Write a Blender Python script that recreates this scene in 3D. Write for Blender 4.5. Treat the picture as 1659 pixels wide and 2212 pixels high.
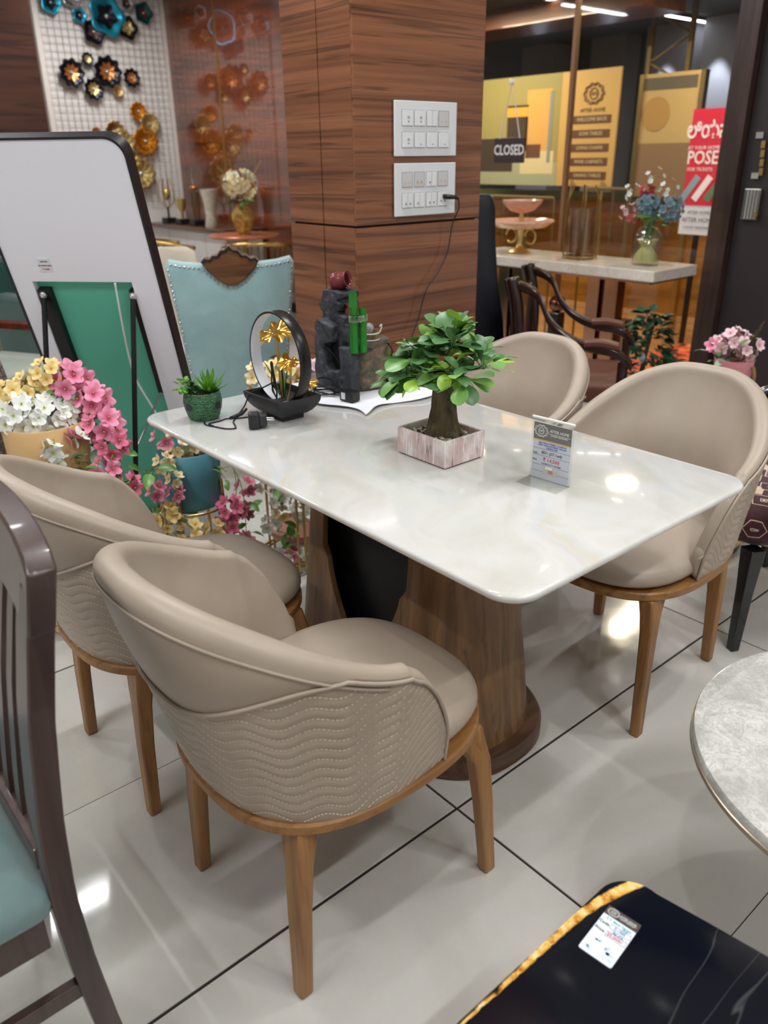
import bpy, math, random
from mathutils import Vector, Matrix
for o in list(bpy.data.objects): bpy.data.objects.remove(o)
SC = bpy.context.scene
COL = SC.collection
PI = math.pi
# ---------------------------------------------------------------- camera
cam_d = bpy.data.cameras.new('camera')
cam = bpy.data.objects.new('camera', cam_d); COL.objects.link(cam)
cam_d.sensor_fit = 'HORIZONTAL'; cam_d.sensor_width = 36.0; cam_d.lens = 1707.563*36.0/1659.0
cam_d.clip_start = 0.02; cam_d.clip_end = 60
_r = Vector((0.75975292, -0.65011157, -0.01142093)); _u = Vector((0.27345321, 0.30353647, 0.91273707)); _f = Vector((0.58991426, 0.69657774, -0.40838782))
cam.matrix_world = Matrix(((_r.x,_u.x,-_f.x,0),(_r.y,_u.y,-_f.y,0),(_r.z,_u.z,-_f.z,1.425),(0,0,0,1)))
cam_d.dof.use_dof = True; cam_d.dof.focus_distance = 1.75; cam_d.dof.aperture_fstop = 4.8
SC.camera = cam
# ---------------------------------------------------------------- world and exposure
W = bpy.data.worlds.new('world'); SC.world = W; W.use_nodes = True
W.node_tree.nodes['Background'].inputs[0].default_value = (0.8, 0.85, 1.0, 1)
W.node_tree.nodes['Background'].inputs[1].default_value = 0.02
SC.view_settings.view_transform = 'Standard'; SC.view_settings.look = 'None'
SC.view_settings.gamma = 1.0; SC.view_settings.use_curve_mapping = False
SC.view_settings.exposure = -0.95
# ---------------------------------------------------------------- lamps of the shop ceiling
def area(name, loc, sx, sy, power, color=(0.975, 0.985, 1.0), rot=(0, 0, 0)):
    d = bpy.data.lights.new(name, 'AREA'); d.shape = 'RECTANGLE'; d.size = sx; d.size_y = sy
    d.energy = power; d.color = color
    o = bpy.data.objects.new(name, d); o.location = loc; o.rotation_euler = rot; COL.objects.link(o); return o
def spot(name, loc, target, power, angle=50, blend=0.5, color=(1, 0.985, 0.965), radius=0.03):
    d = bpy.data.lights.new(name, 'SPOT'); d.energy = power; d.spot_size = math.radians(angle); d.spot_blend = blend
    d.color = color; d.shadow_soft_size = radius
    o = bpy.data.objects.new(name, d); o.location = loc
    o.rotation_euler = (Vector(target)-Vector(loc)).to_track_quat('-Z', 'Y').to_euler(); COL.objects.link(o); return o
CEIL = 3.05
# (x, y, length along x, length along y)
LINEAR = [(0.42, 4.08, 1.25, 0.05), (2.6, 0.2, 1.2, 0.05), (0.9, -0.9, 1.2, 0.05), (3.0, 3.6, 0.05, 1.2), (-0.9, 1.1, 0.05, 1.2),
          (3.4, 7.5, 0.05, 1.2), (0.3, 6.6, 1.2, 0.05), (1.4, 2.1, 1.2, 0.05)]  # unseen strips by the grid wall and over the table added to brighten them
LIN_POWER = [46, 36, 64, 56, 58, 85, 50, 58]
for (x, y, sx, sy), pw in zip(LINEAR, LIN_POWER):
    area('ceiling_strip_light', (x, y, CEIL-0.075), sx, sy, pw)
SPOTS = [(2.35, 0.55), (1.35, -0.45), (3.35, 1.6), (3.3, 2.6), (0.2, 0.2), (0.0, 2.6)]
for x, y in SPOTS:
    spot('downlight_beam', (x, y, CEIL-0.03), (x*0.82+0.2, y*0.8+0.25, 0), 60, 70, 0.6)
# mall outside the shop window
area('unseen_mall_strip', (5.95, 3.43, 2.62), 0.5, 0.05, 60, (1, 0.86, 0.62))
area('unseen_mall_strip', (5.6, 5.7, 2.62), 0.05, 1.2, 130, (1, 0.86, 0.62))  # unseen strip added to light the mall and its posters
area('unseen_mall_strip', (5.6, 2.2, 2.62), 0.06, 1.0, 50, (1, 0.86, 0.62))  # second unseen strip added for mall brightness
# ---------------------------------------------------------------- helpers
def C(r, g, b, a=1.0):
    f = lambda c: (c/255/12.92) if c/255 <= 0.04045 else ((c/255+0.055)/1.055)**2.4
    return (f(r), f(g), f(b), a)
class NT:
    def __init__(s, name):
        s.m = bpy.data.materials.new(name); s.m.use_nodes = True; s.t = s.m.node_tree
        s.b = s.t.nodes['Principled BSDF']
    def n(s, typ, props=None, **ins):
        nd = s.t.nodes.new(typ)
        for k, v in (props or {}).items(): setattr(nd, k, v)
        for k, v in ins.items():
            key = int(k[1:]) if k[0] == 'i' and k[1:].isdigit() else k.replace('_', ' ')
            s.set(nd.inputs[key], v)
        return nd
    def set(s, sock, v):
        if isinstance(v, bpy.types.NodeSocket): s.t.links.new(v, sock)
        elif isinstance(v, bpy.types.Node): s.t.links.new(v.outputs[0], sock)
        else: sock.default_value = v
    def P(s, **ins):
        for k, v in ins.items(): s.set(s.b.inputs[k.replace('_', ' ')], v)
        return s
    def co(s, scale=(1, 1, 1), rot=(0, 0, 0), kind='Object'):
        tc = s.n('ShaderNodeTexCoord')
        return s.n('ShaderNodeMapping', Vector=tc.outputs[kind], Scale=scale, Rotation=rot)
    def noise(s, vec, scale=5, detail=4, rough=0.55, dist=0.0):
        return s.n('ShaderNodeTexNoise', Vector=vec, Scale=scale, Detail=detail, Roughness=rough, Distortion=dist)
    def ramp(s, fac, stops, interp='LINEAR'):
        r = s.n('ShaderNodeValToRGB', Fac=fac); cr = r.color_ramp; cr.interpolation = interp
        while len(cr.elements) > 1: cr.elements.remove(cr.elements[0])
        cr.elements[0].position = stops[0][0]; cr.elements[0].color = stops[0][1]
        for p, c in stops[1:]:
            e = cr.elements.new(p); e.color = c
        return r
    def mix(s, fac, a, b, mode='MIX'):
        m = s.n('ShaderNodeMix', {'data_type': 'RGBA', 'blend_type': mode})
        s.set(m.inputs[0], fac); s.set(m.inputs[6], a); s.set(m.inputs[7], b); return m.outputs[2]
    def bump(s, h, strength=0.3, dist=0.002):
        b = s.n('ShaderNodeBump', Height=h, Strength=strength, Distance=dist); s.set(s.b.inputs['Normal'], b); return b
def M(name, col, rough=0.5, metal=0.0, coat=0.0, emit=None, es=0.0, spec=0.5, trans=0.0, ior=1.45, sheen=0.0, sss=0.0, alpha=1.0):
    k = NT(name); k.P(Base_Color=col, Roughness=rough, Metallic=metal, Coat_Weight=coat, Specular_IOR_Level=spec)
    k.P(Transmission_Weight=trans, IOR=ior, Sheen_Weight=sheen, Alpha=alpha)
    if coat: k.P(Coat_Roughness=0.05)
    if sss: k.P(Subsurface_Weight=sss, Subsurface_Scale=0.01)
    if emit: k.P(Emission_Color=emit, Emission_Strength=es)
    return k.m
def wood(name, dark, mid, light, axis='z', scale=1.0, rough=0.4, coat=0.0, streak=0.5, bump=0.1, al=0.6):
    """grain runs along axis; streaks are stretched noise across it"""
    k = NT(name)
    sc = {'x': (al, 9, 9), 'y': (9, al, 9), 'z': (9, 9, al)}[axis]
    sc = tuple(v*scale for v in sc)
    w = k.co(sc)
    big = k.noise(w, 1.3, 3, 0.5, 1.2)
    fine = k.noise(k.co(tuple(v*7 for v in sc)), 1.0, 5, 0.65, 0.3)
    bands = k.noise(k.co(tuple(v*2.4 for v in sc)), 1.1, 2, 0.5, 2.0)
    c1 = k.ramp(big, [(0.3, dark), (0.5, mid), (0.72, light)])
    st = k.ramp(bands, [(0.36, (0.25, 0.25, 0.25, 1)), (0.43, (1, 1, 1, 1))])
    c2 = k.mix(streak, c1, st, 'MULTIPLY')
    fr = k.ramp(fine, [(0.3, (0.72, 0.72, 0.72, 1)), (0.6, (1.06, 1.06, 1.06, 1))])
    c3 = k.mix(0.75, c2, fr, 'MULTIPLY')
    k.P(Base_Color=c3, Roughness=rough, Coat_Weight=coat, Coat_Roughness=0.06)
    if bump: k.bump(fine, bump, 0.001)
    return k.m
class MB:
    """collects faces for one mesh object"""
    def __init__(s): s.v = []; s.f = []; s.mi = []; s.cur = 0
    def add(s, vs, fs):
        o = len(s.v); s.v += [tuple(v) for v in vs]
        for f in fs: s.f.append(tuple(i+o for i in f)); s.mi.append(s.cur)
        return s
    def box(s, c, size, rz=0.0, rx=0.0, ry=0.0):
        x, y, z = size[0]/2, size[1]/2, size[2]/2
        R = Matrix.Rotation(rz, 3, 'Z') @ Matrix.Rotation(ry, 3, 'Y') @ Matrix.Rotation(rx, 3, 'X')
        vs = [R @ Vector(p) + Vector(c) for p in [(-x,-y,-z),(x,-y,-z),(x,y,-z),(-x,y,-z),(-x,-y,z),(x,-y,z),(x,y,z),(-x,y,z)]]
        return s.add(vs, [(3,2,1,0),(4,5,6,7),(0,1,5,4),(1,2,6,5),(2,3,7,6),(3,0,4,7)])
    def bb(s, x0, x1, y0, y1, z0, z1): return s.box(((x0+x1)/2,(y0+y1)/2,(z0+z1)/2),(abs(x1-x0),abs(y1-y0),abs(z1-z0)))
    def tube(s, pts, r, n=8, closed=False, cap=True, flat=1.0):
        pts = [Vector(p) for p in pts]; N = len(pts); rs = r if isinstance(r, (list, tuple)) else [r]*N
        T = []
        for i in range(N):
            a = pts[(i-1) % N] if (closed or i > 0) else pts[i]
            b = pts[(i+1) % N] if (closed or i < N-1) else pts[i]
            t = (b-a); T.append(t.normalized() if t.length > 1e-9 else Vector((0,0,1)))
        ref = Vector((0,0,1)) if abs(T[0].z) < 0.9 else Vector((1,0,0))
        nrm = (ref - T[0]*ref.dot(T[0])).normalized()
        vs = []
        for i in range(N):
            nrm = nrm - T[i]*nrm.dot(T[i])
            nrm = nrm.normalized() if nrm.length > 1e-6 else Vector((1,0,0))
            bi = T[i].cross(nrm)
            for k in range(n):
                a = 2*PI*k/n; vs.append(pts[i] + (nrm*math.cos(a)*flat + bi*math.sin(a))*rs[i])
        fs = []
        for i in range(N if closed else N-1):
            for k in range(n):
                a, b = i*n+k, i*n+(k+1) % n; c, d = ((i+1) % N)*n+(k+1) % n, ((i+1) % N)*n+k
                fs.append((a, b, c, d))
        if cap and not closed: fs += [tuple(range(n))[::-1], tuple(range((N-1)*n, N*n))]
        return s.add(vs, fs)
    def cyl(s, p0, p1, r0, r1=None, n=16): return s.tube([p0, p1], [r0, r0 if r1 is None else r1], n)
    def lathe(s, prof, c=(0,0,0), n=32, sx=1.0, sy=1.0, cap0=True, cap1=True):
        vs = []; P = len(prof)
        for r, z in prof:
            for k in range(n):
                a = 2*PI*k/n; vs.append((c[0]+r*sx*math.cos(a), c[1]+r*sy*math.sin(a), c[2]+z))
        fs = [(i*n+k, i*n+(k+1) % n, (i+1)*n+(k+1) % n, (i+1)*n+k) for i in range(P-1) for k in range(n)]
        if cap0: fs.append(tuple(range(n))[::-1])
        if cap1: fs.append(tuple(range((P-1)*n, P*n)))
        return s.add(vs, fs)
    def prism(s, poly, z0, z1):
        n = len(poly); vs = [(x, y, z0) for x, y in poly]+[(x, y, z1) for x, y in poly]
        return s.add(vs, [tuple(range(n))[::-1], tuple(range(n, 2*n))]+[(i, (i+1) % n, n+(i+1) % n, n+i) for i in range(n)])
    def grid(s, fn, nu, nv, cu=False, cv=False):
        vs = [fn(i/(nu if cu else nu-1) if nu > 1 else 0, j/(nv if cv else nv-1)) for i in range(nu) for j in range(nv)]
        fs = []
        for i in range(nu if cu else nu-1):
            for j in range(nv if cv else nv-1):
                fs.append((i*nv+j, ((i+1) % nu)*nv+j, ((i+1) % nu)*nv+(j+1) % nv, i*nv+(j+1) % nv))
        return s.add(vs, fs)
    def loft(s, secs, cap=True):
        n = len(secs[0]); vs = [p for q in secs for p in q]
        fs = [(i*n+k, i*n+(k+1) % n, (i+1)*n+(k+1) % n, (i+1)*n+k) for i in range(len(secs)-1) for k in range(n)]
        if cap: fs += [tuple(range(n))[::-1], tuple(range((len(secs)-1)*n, len(secs)*n))]
        return s.add(vs, fs)
    def ball(s, c, r, n=12, sz=1.0, sx=1.0, sy=1.0):
        m = n//2+1
        return s.lathe([(max(1e-4, r*math.sin(PI*i/(m-1))), -r*sz*math.cos(PI*i/(m-1))) for i in range(m)], c, n, sx, sy)
    def tf(s, mat):
        s.v = [tuple(mat @ Vector(v)) for v in s.v]; return s
    def mesh(s, name, mats, smooth=None):
        me = bpy.data.meshes.new(name); me.from_pydata(s.v, [], s.f)
        mats = mats if isinstance(mats, (list, tuple)) else [mats]
        for m in mats: me.materials.append(m)
        if len(mats) > 1: me.polygons.foreach_set('material_index', s.mi)
        me.validate(); me.update()
        if smooth is not None:
            me.polygons.foreach_set('use_smooth', [True]*len(me.polygons))
            if smooth < 179: me.set_sharp_from_angle(angle=math.radians(smooth))
        return me
    def build(s, name, mats, parent=None, smooth=None, bevel=0.0, seg=2, loc=None, rot=None, sub=0):
        o = bpy.data.objects.new(name, s.mesh(name, mats, smooth)); COL.objects.link(o)
        if parent: o.parent = parent
        if loc is not None: o.location = loc
        if rot is not None: o.rotation_euler = rot
        if sub: md = o.modifiers.new('Subdivision', 'SUBSURF'); md.levels = sub; md.render_levels = sub
        if bevel:
            md = o.modifiers.new('Bevel', 'BEVEL'); md.width = bevel; md.segments = seg; md.limit_method = 'ANGLE'; md.angle_limit = math.radians(40)
            md.harden_normals = False
        return o
def inst(me, name, parent=None, mat=None):
    o = bpy.data.objects.new(name, me); COL.objects.link(o)
    if parent: o.parent = parent
    if mat is not None: o.matrix_local = mat
    return o
def tag(o, label, cat, group=None, kind=None):
    o['label'] = label; o['category'] = cat
    if group: o['group'] = group
    if kind: o['kind'] = kind
    return o
def thing(name, label, cat, loc=(0,0,0), rz=0.0, group=None):
    o = bpy.data.objects.new(name, None); o.empty_display_size = 0.05; COL.objects.link(o)
    o.location = loc; o.rotation_euler = (0, 0, rz); return tag(o, label, cat, group)
def struct(o): o['kind'] = 'structure'; return o
def copy_tree(o, parent=None):
    c = o.copy(); COL.objects.link(c)
    if parent: c.parent = parent
    for ch in o.children: copy_tree(ch, c)
    return c
def spline(pts, n=8, closed=False):
    pts = [Vector(p) for p in pts]; N = len(pts); out = []
    for i in range(N if closed else N-1):
        p0 = pts[(i-1) % N] if (closed or i > 0) else pts[i]; p1 = pts[i]; p2 = pts[(i+1) % N]
        p3 = pts[(i+2) % N] if (closed or i < N-2) else p2
        for k in range(n):
            t = k/n
            out.append(0.5*((2*p1)+(p2-p0)*t+(2*p0-5*p1+4*p2-p3)*t*t+(3*p1-p0-3*p2+p3)*t**3))
    if not closed: out.append(pts[-1])
    return out
def superell(rx, ry, n=3.0, N=48, cx=0, cy=0):
    out = []
    for i in range(N):
        a = 2*PI*i/N; c, s = math.cos(a), math.sin(a)
        out.append((cx+rx*math.copysign(abs(c)**(2/n), c), cy+ry*math.copysign(abs(s)**(2/n), s)))
    return out
def rrect(x0, x1, y0, y1, r, n=8):
    out = []
    for cx, cy, a0 in [(x1-r, y1-r, 0), (x0+r, y1-r, 90), (x0+r, y0+r, 180), (x1-r, y0+r, 270)]:
        for i in range(n+1):
            a = math.radians(a0+90*i/n); out.append((cx+r*math.cos(a), cy+r*math.sin(a)))
    return out
_font = None
def text(name, body, size, mat, parent, M4, align='CENTER', extrude=0.0004, sx=1.0, bold=0.0):
    """flat lettering as a mesh; M4 places its XY plane"""
    cu = bpy.data.curves.new('lettering', 'FONT'); cu.body = body; cu.size = size; cu.align_x = align; cu.align_y = 'CENTER'
    cu.extrude = extrude; cu.resolution_u = 2; cu.offset = bold
    tmp = bpy.data.objects.new('lettering', cu); COL.objects.link(tmp)
    dg = bpy.context.evaluated_depsgraph_get()
    me = bpy.data.meshes.new_from_object(tmp.evaluated_get(dg)); bpy.data.objects.remove(tmp)
    me.materials.clear(); me.materials.append(mat)
    o = bpy.data.objects.new(name, me); COL.objects.link(o)
    if parent: o.parent = parent
    o.matrix_local = M4 @ Matrix.Diagonal((sx, 1, 1, 1)); return o
def frame4(o, ex, ey):
    ex = Vector(ex).normalized(); ey = Vector(ey).normalized(); ez = ex.cross(ey); o = Vector(o)
    return Matrix(((ex.x,ey.x,ez.x,o.x),(ex.y,ey.y,ez.y,o.y),(ex.z,ey.z,ez.z,o.z),(0,0,0,1)))
def sm(a, b, x):
    t = min(1, max(0, (x-a)/(b-a))); return t*t*(3-2*t)
rnd = random.Random(7)
# ---------------------------------------------------------------- materials
def tile_mat():
    k = NT('polished_tile'); oi = k.n('ShaderNodeObjectInfo')
    w = k.co((1, 1, 1)); off = k.n('ShaderNodeVectorMath', {'operation': 'ADD'}); k.set(off.inputs[0], w.outputs[0])
    sc = k.n('ShaderNodeVectorMath', {'operation': 'SCALE'}); k.set(sc.inputs[0], oi.outputs['Location']); sc.inputs['Scale'].default_value = 1.7
    k.set(off.inputs[1], sc.outputs[0])
    n1 = k.noise(off.outputs[0], 2.2, 5, 0.6, 0.6); n2 = k.noise(off.outputs[0], 60, 3, 0.6)
    c = k.ramp(n1, [(0.25, C(188, 185, 177)), (0.5, C(198, 196, 190)), (0.78, C(206, 204, 199))])
    c2 = k.mix(0.06, c, n2.outputs['Color'], 'OVERLAY')
    sm_ = k.ramp(k.noise(off.outputs[0], 9, 4, 0.6), [(0.3, (0.05, 0.05, 0.05, 1)), (0.7, (0.12, 0.12, 0.12, 1))])
    k.P(Base_Color=c2, Roughness=sm_, Specular_IOR_Level=0.55); return k.m
mt_tile = tile_mat()
mt_grout = M('dark_grout', C(46, 40, 38), 0.8)
mt_veneer = wood('walnut_veneer', C(98, 56, 34), C(132, 82, 54), C(152, 98, 66), 'x', 1.5, 0.25, 0.25, 0.6, 0.03, 0.2)
mt_veneer_y = wood('walnut_veneer_side', C(98, 56, 34), C(132, 82, 54), C(152, 98, 66), 'y', 1.5, 0.25, 0.25, 0.6, 0.03, 0.2)
mt_blackgap = M('black_groove', C(18, 15, 14), 0.7)
mt_white_wall = M('white_wall', C(226, 222, 216), 0.7)
mt_ceiling = M('white_ceiling', C(214, 212, 208), 0.8)
mt_gold = M('brushed_gold', C(196, 166, 104), 0.3, 1.0)
mt_rosegold = M('rose_gold_steel', C(190, 140, 112), 0.15, 1.0)
mt_chrome = M('chrome', C(215, 215, 218), 0.12, 1.0)
mt_black = M('black_satin', C(20, 20, 24), 0.4)
mt_blackgloss = M('black_gloss', C(16, 15, 16), 0.18, 0, 0.4)
mt_white = M('white_plastic', C(236, 236, 238), 0.3)
mt_darkwood = wood('dark_walnut_wood', C(44, 27, 22), C(62, 42, 36), C(76, 54, 47), 'z', 1.0, 0.38, 0.2, 0.3, 0.04)
def lampmat(name, col, s):
    return M(name, col, 0.5, emit=col, es=s)
mt_lamp = lampmat('lamp_glow', (1, 0.97, 0.92, 1), 14)
mt_lampw = lampmat('lamp_glow_warm', (1, 0.82, 0.55, 1), 10)
# ---------------------------------------------------------------- floor: grout bed and single tiles
XW, YB = 4.6, 8.95
XMIN, YMIN = -2.4, -2.2
fl = struct(MB().bb(XMIN, XW+0.05, YMIN, YB, -0.05, -0.0035).build('floor', mt_grout))
tile_me = {}
def tile(x0, x1, y0, y1):
    key = (round(x1-x0, 4), round(y1-y0, 4))
    if key not in tile_me:
        a, b = key; m = MB(); e = 0.0012
        m.add([(-a/2,-b/2,-0.012),(a/2,-b/2,-0.012),(a/2,b/2,-0.012),(-a/2,b/2,-0.012),(-a/2,-b/2,-e),(a/2,-b/2,-e),(a/2,b/2,-e),(-a/2,b/2,-e),
               (-a/2+e,-b/2+e,0),(a/2-e,-b/2+e,0),(a/2-e,b/2-e,0),(-a/2+e,b/2-e,0)],
              [(0,1,5,4),(1,2,6,5),(2,3,7,6),(3,0,4,7),(4,5,9,8),(5,6,10,9),(6,7,11,10),(7,4,8,11),(8,9,10,11)])
        tile_me[key] = m.mesh('tile', mt_tile)
    inst(tile_me[key], 'tile', fl, Matrix.Translation(((x0+x1)/2, (y0+y1)/2, 0)))
xj = [1.057+1.2*k for k in range(-3, 4)]
yj = [0.392+0.6*k for k in range(-4, 15)]
for i in range(len(xj)-1):
    for j in range(len(yj)-1):
        g0 = 0.0042 if (j % 2) else 0.0008; g1 = 0.0008 if (j % 2) else 0.0042
        if yj[j] < YMIN: continue
        tile(xj[i]+0.003, min(xj[i+1]-0.003, XW+0.02), yj[j]+(0.0036 if j % 2 else 0.0009), min(yj[j+1], YB)-(0.0009 if j % 2 else 0.0036))
# ---------------------------------------------------------------- walls and ceiling
struct(MB().bb(XMIN-0.1, XW+0.1, YMIN-0.1, YB+0.1, CEIL, CEIL+0.1).build('ceiling', mt_ceiling))
struct(MB().bb(XMIN-0.1, XMIN, YMIN-0.1, YB+0.1, -0.05, CEIL).build('wall_back', mt_white_wall))
struct(MB().bb(XMIN, XW, YMIN-0.1, YMIN, -0.05, CEIL).build('wall_near', mt_white_wall))
struct(MB().bb(XMIN, XW+0.1, YB, YB+0.1, -0.05, CEIL).build('wall_far', mt_white_wall))
mt_mirrorwood = wood('glossy_teak_panel', C(72, 30, 14), C(108, 50, 23), C(134, 66, 30), 'y', 0.5, 0.2, 1.0, 0.5, 0.0)
_b = mt_mirrorwood.node_tree.nodes['Principled BSDF']; _b.inputs['Coat IOR'].default_value = 1.75; _b.inputs['Coat Roughness'].default_value = 0.015
wr = struct(MB().bb(XW, XW+0.1, 5.4, YB, -0.05, CEIL).build('wall_right', mt_blackgap))
for k, (y0, y1) in enumerate([(5.4, 7.88), (7.9, 8.93)]):
    MB().bb(XW-0.012, XW+0.004, y0, y1, 0.1, CEIL).build('panel', mt_mirrorwood, wr)
MB().bb(XW-0.02, XW-0.004, 7.88, 7.9, 0.1, CEIL).build('metal_strip', mt_gold, wr)
# door side of the shop front: dark timber jamb and door leaf
jm = struct(MB().bb(XW-0.06, XW+0.08, 2.33, 2.45, 0, CEIL).build('trim_1', mt_darkwood, bevel=0.004))
d1 = struct(MB().bb(XW+0.0, XW+0.045, 1.25, 2.325, 0.01, CEIL-0.2).build('door_1', M('door_laminate', C(52, 46, 46), 0.45)))
lk = MB().bb(XW-0.03, XW+0.0, 2.19, 2.285, 1.09, 1.25)
lk.build('lock_case', M('lock_steel', C(150, 146, 140), 0.3, 1.0), d1, bevel=0.004)
m = MB()
for i in range(4): m.bb(XW-0.036, XW-0.03, 2.2+i*0.018, 2.208+i*0.018, 1.095, 1.245)
m.build('lock_rib', mt_chrome, d1)
MB().cyl((XW-0.06, 2.19, 1.12), (XW-0.03, 2.19, 1.12), 0.014, n=16).build('lock_knob', mt_gold, d1, 60)
m = MB()
for i in range(4): m.box((XW-0.012, 2.228-0.004*i, 1.47-0.045*i), (0.014, 0.022, 0.036))
m.build('door_bolt', mt_gold, d1)
MB().bb(XW-0.02, XW, 2.225, 2.265, 1.3, 1.33).build('bolt_bracket', mt_chrome, d1)
MB().bb(XW-0.02, XW, 2.235, 2.275, 1.5, 1.53).build('bolt_bracket', mt_chrome, d1)
struct(MB().bb(XW, XW+0.1, YMIN, 1.25, -0.05, CEIL).build('wall_front', mt_white_wall))
# glass shop front
def glass_mat(name, tint, refl=1.0):
    k = NT(name); t = k.t; out = t.nodes['Material Output']
    tr = k.n('ShaderNodeBsdfTransparent', Color=tint); gl = k.n('ShaderNodeBsdfGlossy', Roughness=0.02)
    lw = k.n('ShaderNodeLayerWeight', Blend=0.5); pw_ = k.n('ShaderNodeMath', {'operation': 'POWER'}, i0=lw.outputs['Facing'], i1=4.0)
    mu = k.n('ShaderNodeMath', {'operation': 'MULTIPLY_ADD'}, i0=pw_.outputs[0], i1=0.6*refl, i2=0.04*refl)
    mx = k.n('ShaderNodeMixShader', i0=mu.outputs[0], i1=tr.outputs[0], i2=gl.outputs[0]); t.links.new(mx.outputs[0], out.inputs[0]); return k.m
mt_glass = glass_mat('clear_glass', (0.96, 0.97, 0.96, 1))
w1 = struct(MB().bb(XW+0.0, XW+0.012, 2.46, 3.52, 0.06, CEIL).build('window_1', mt_glass))
w2 = struct(MB().bb(XW+0.0, XW+0.012, 3.55, 5.4, 0.06, CEIL).build('window_2', mt_glass))
struct(MB().bb(XW-0.012, XW+0.024, 3.522, 3.548, 0.0, CEIL).build('trim_2', M('window_mullion', C(150, 112, 84), 0.35, 0.4)))
struct(MB().bb(XW-0.015, XW+0.03, 2.45, 5.4, 0.0, 0.06).build('trim_3', mt_darkwood))
# ---------------------------------------------------------------- panelled column beside the table
CX0, CX1, CY0, CY1, ZG = 1.848, 2.475, 2.312, 2.72, 1.203
cl = struct(MB().bb(CX0+0.012, CX1-0.012, CY0+0.012, CY1-0.012, -0.003, CEIL).build('wall_column', mt_blackgap))
g = 0.004
def cpanel(x0, x1, y0, y1, z0, z1, mat): MB().bb(x0, x1, y0, y1, z0, z1).build('panel', mat, cl, bevel=0.0012, seg=1)
for z0, z1 in [(0.0, ZG-g), (ZG+g, CEIL)]:
    cpanel(CX0, CX1, CY0, CY0+0.012, z0, z1, mt_veneer)
    cpanel(CX0, CX0+0.012, CY0+0.0125, 2.507-g*0.8, z0, z1, mt_veneer_y)
    cpanel(CX0, CX0+0.012, 2.507+g*0.8, CY1, z0, z1, mt_veneer_y)
    cpanel(CX1-0.012, CX1, CY0+0.0125, CY1, z0, z1, mt_veneer_y)
    cpanel(CX0+0.0125, CX1-0.0125, CY1-0.012, CY1, z0, z1, mt_veneer)
# second column far left, its shadow painted in as darker veneer colours
c2 = struct(MB().bb(1.2, 2.72, 7.6, 8.0, 0, CEIL).build('wall_column', wood('far_column_shaded_veneer', C(60, 32, 22), C(86, 50, 36), C(104, 62, 44), 'x', 0.5, 0.4, 0.1, 0.5, 0)))
# ---------------------------------------------------------------- ceiling lamps
for i, (x, y, sx, sy) in enumerate(LINEAR):
    t = thing('linear_ceiling_light', ['slim linear ceiling light mirrored as a bar in the floor tiles', 'slim linear ceiling light above the right-hand chairs', 'slim linear ceiling light behind the viewer',
              'slim linear ceiling light near the panelled column', 'slim linear ceiling light over the left aisle', 'slim linear light added to brighten the grid wall by the teak wall', 'slim linear ceiling light at the far left end', 'slim linear light added over the dining table to brighten it'][i], 'ceiling light', (x, y, CEIL), 0, 'ceiling lights')
    MB().bb(-sx/2-0.01, sx/2+0.01, -sy/2-0.01, sy/2+0.01, -0.06, 0).build('housing', mt_white, t)
    MB().bb(-sx/2, sx/2, -sy/2, sy/2, -0.066, -0.06).build('diffuser', mt_lamp, t)
def downlight(x, y, z, label, mat=mt_lamp, r=0.045):
    t = thing('downlight', label, 'ceiling light', (x, y, z), 0, 'downlights')
    MB().lathe([(r, 0), (r*1.35, -0.002), (r*1.35, -0.008), (r, -0.008)], n=24, cap0=False, cap1=False).build('ring', mt_white, t, 40)
    MB().lathe([(r, -0.002), (r, -0.004)], n=24).build('lens', mat, t)
for i, (x, y) in enumerate(SPOTS):
    downlight(x, y, CEIL-0.0, ['downlight above the printed-fabric chair', 'downlight behind the black coffee table', 'downlight over the dark carved armchair', 'downlight near the shop window console', 'downlight over the slatted chair', 'downlight above the beige flower pot'][i])
# ---------------------------------------------------------------- mall outside
k = NT('mall_floor'); w = k.co((1, 1, 1)); n1 = k.noise(w, 3, 4)
k.P(Base_Color=k.ramp(n1, [(0.3, C(160, 112, 66)), (0.7, C(186, 134, 84))]), Roughness=0.25); mt_mallfloor = k.m
ml = struct(MB().bb(XW+0.05, 13, -1.5, 10, -0.05, -0.002).build('floor_mall', mt_mallfloor))
mt_dark = M('mall_dark_paint', C(24, 22, 26), 0.6)
struct(MB().bb(XW+0.1, 13, -1.5, 10, 2.65, 2.75).build('ceiling_mall', mt_dark))
struct(MB().bb(12.9, 13, -1.5, 10, 0, 2.65).build('wall_mall_far', mt_dark))
struct(MB().bb(XW+0.1, 13, 9.9, 10, 0, 2.65).build('wall_mall_left', mt_dark))
struct(MB().bb(XW+0.1, 13, -1.6, -1.5, 0, 2.65).build('wall_mall_right', mt_dark))
pw = struct(MB().bb(6.95, 7.1, 2.0, 8.5, 0, 1.02).build('wall_parapet', wood('ochre_laminate', C(122, 78, 28), C(160, 108, 44), C(182, 126, 58), 'y', 0.5, 0.35, 0.2, 0.35, 0)))
MB().bb(6.93, 7.12, 2.0, 8.5, 1.02, 1.1).build('turf_capping', M('olive_turf', C(84, 92, 26), 0.9), pw)
MB().bb(6.935, 6.95, 2.0, 8.5, 0.0, 0.05).build('skirting', M('tan_skirting', C(206, 160, 110), 0.4), pw)
sf = struct(MB().bb(6.3, 6.9, 4.2, 9.0, 2.5, 2.65).build('ceiling_soffit', wood('soffit_timber', C(96, 52, 26), C(128, 74, 40), C(146, 88, 50), 'y', 0.6, 0.35, 0.2, 0.4, 0)))
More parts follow.
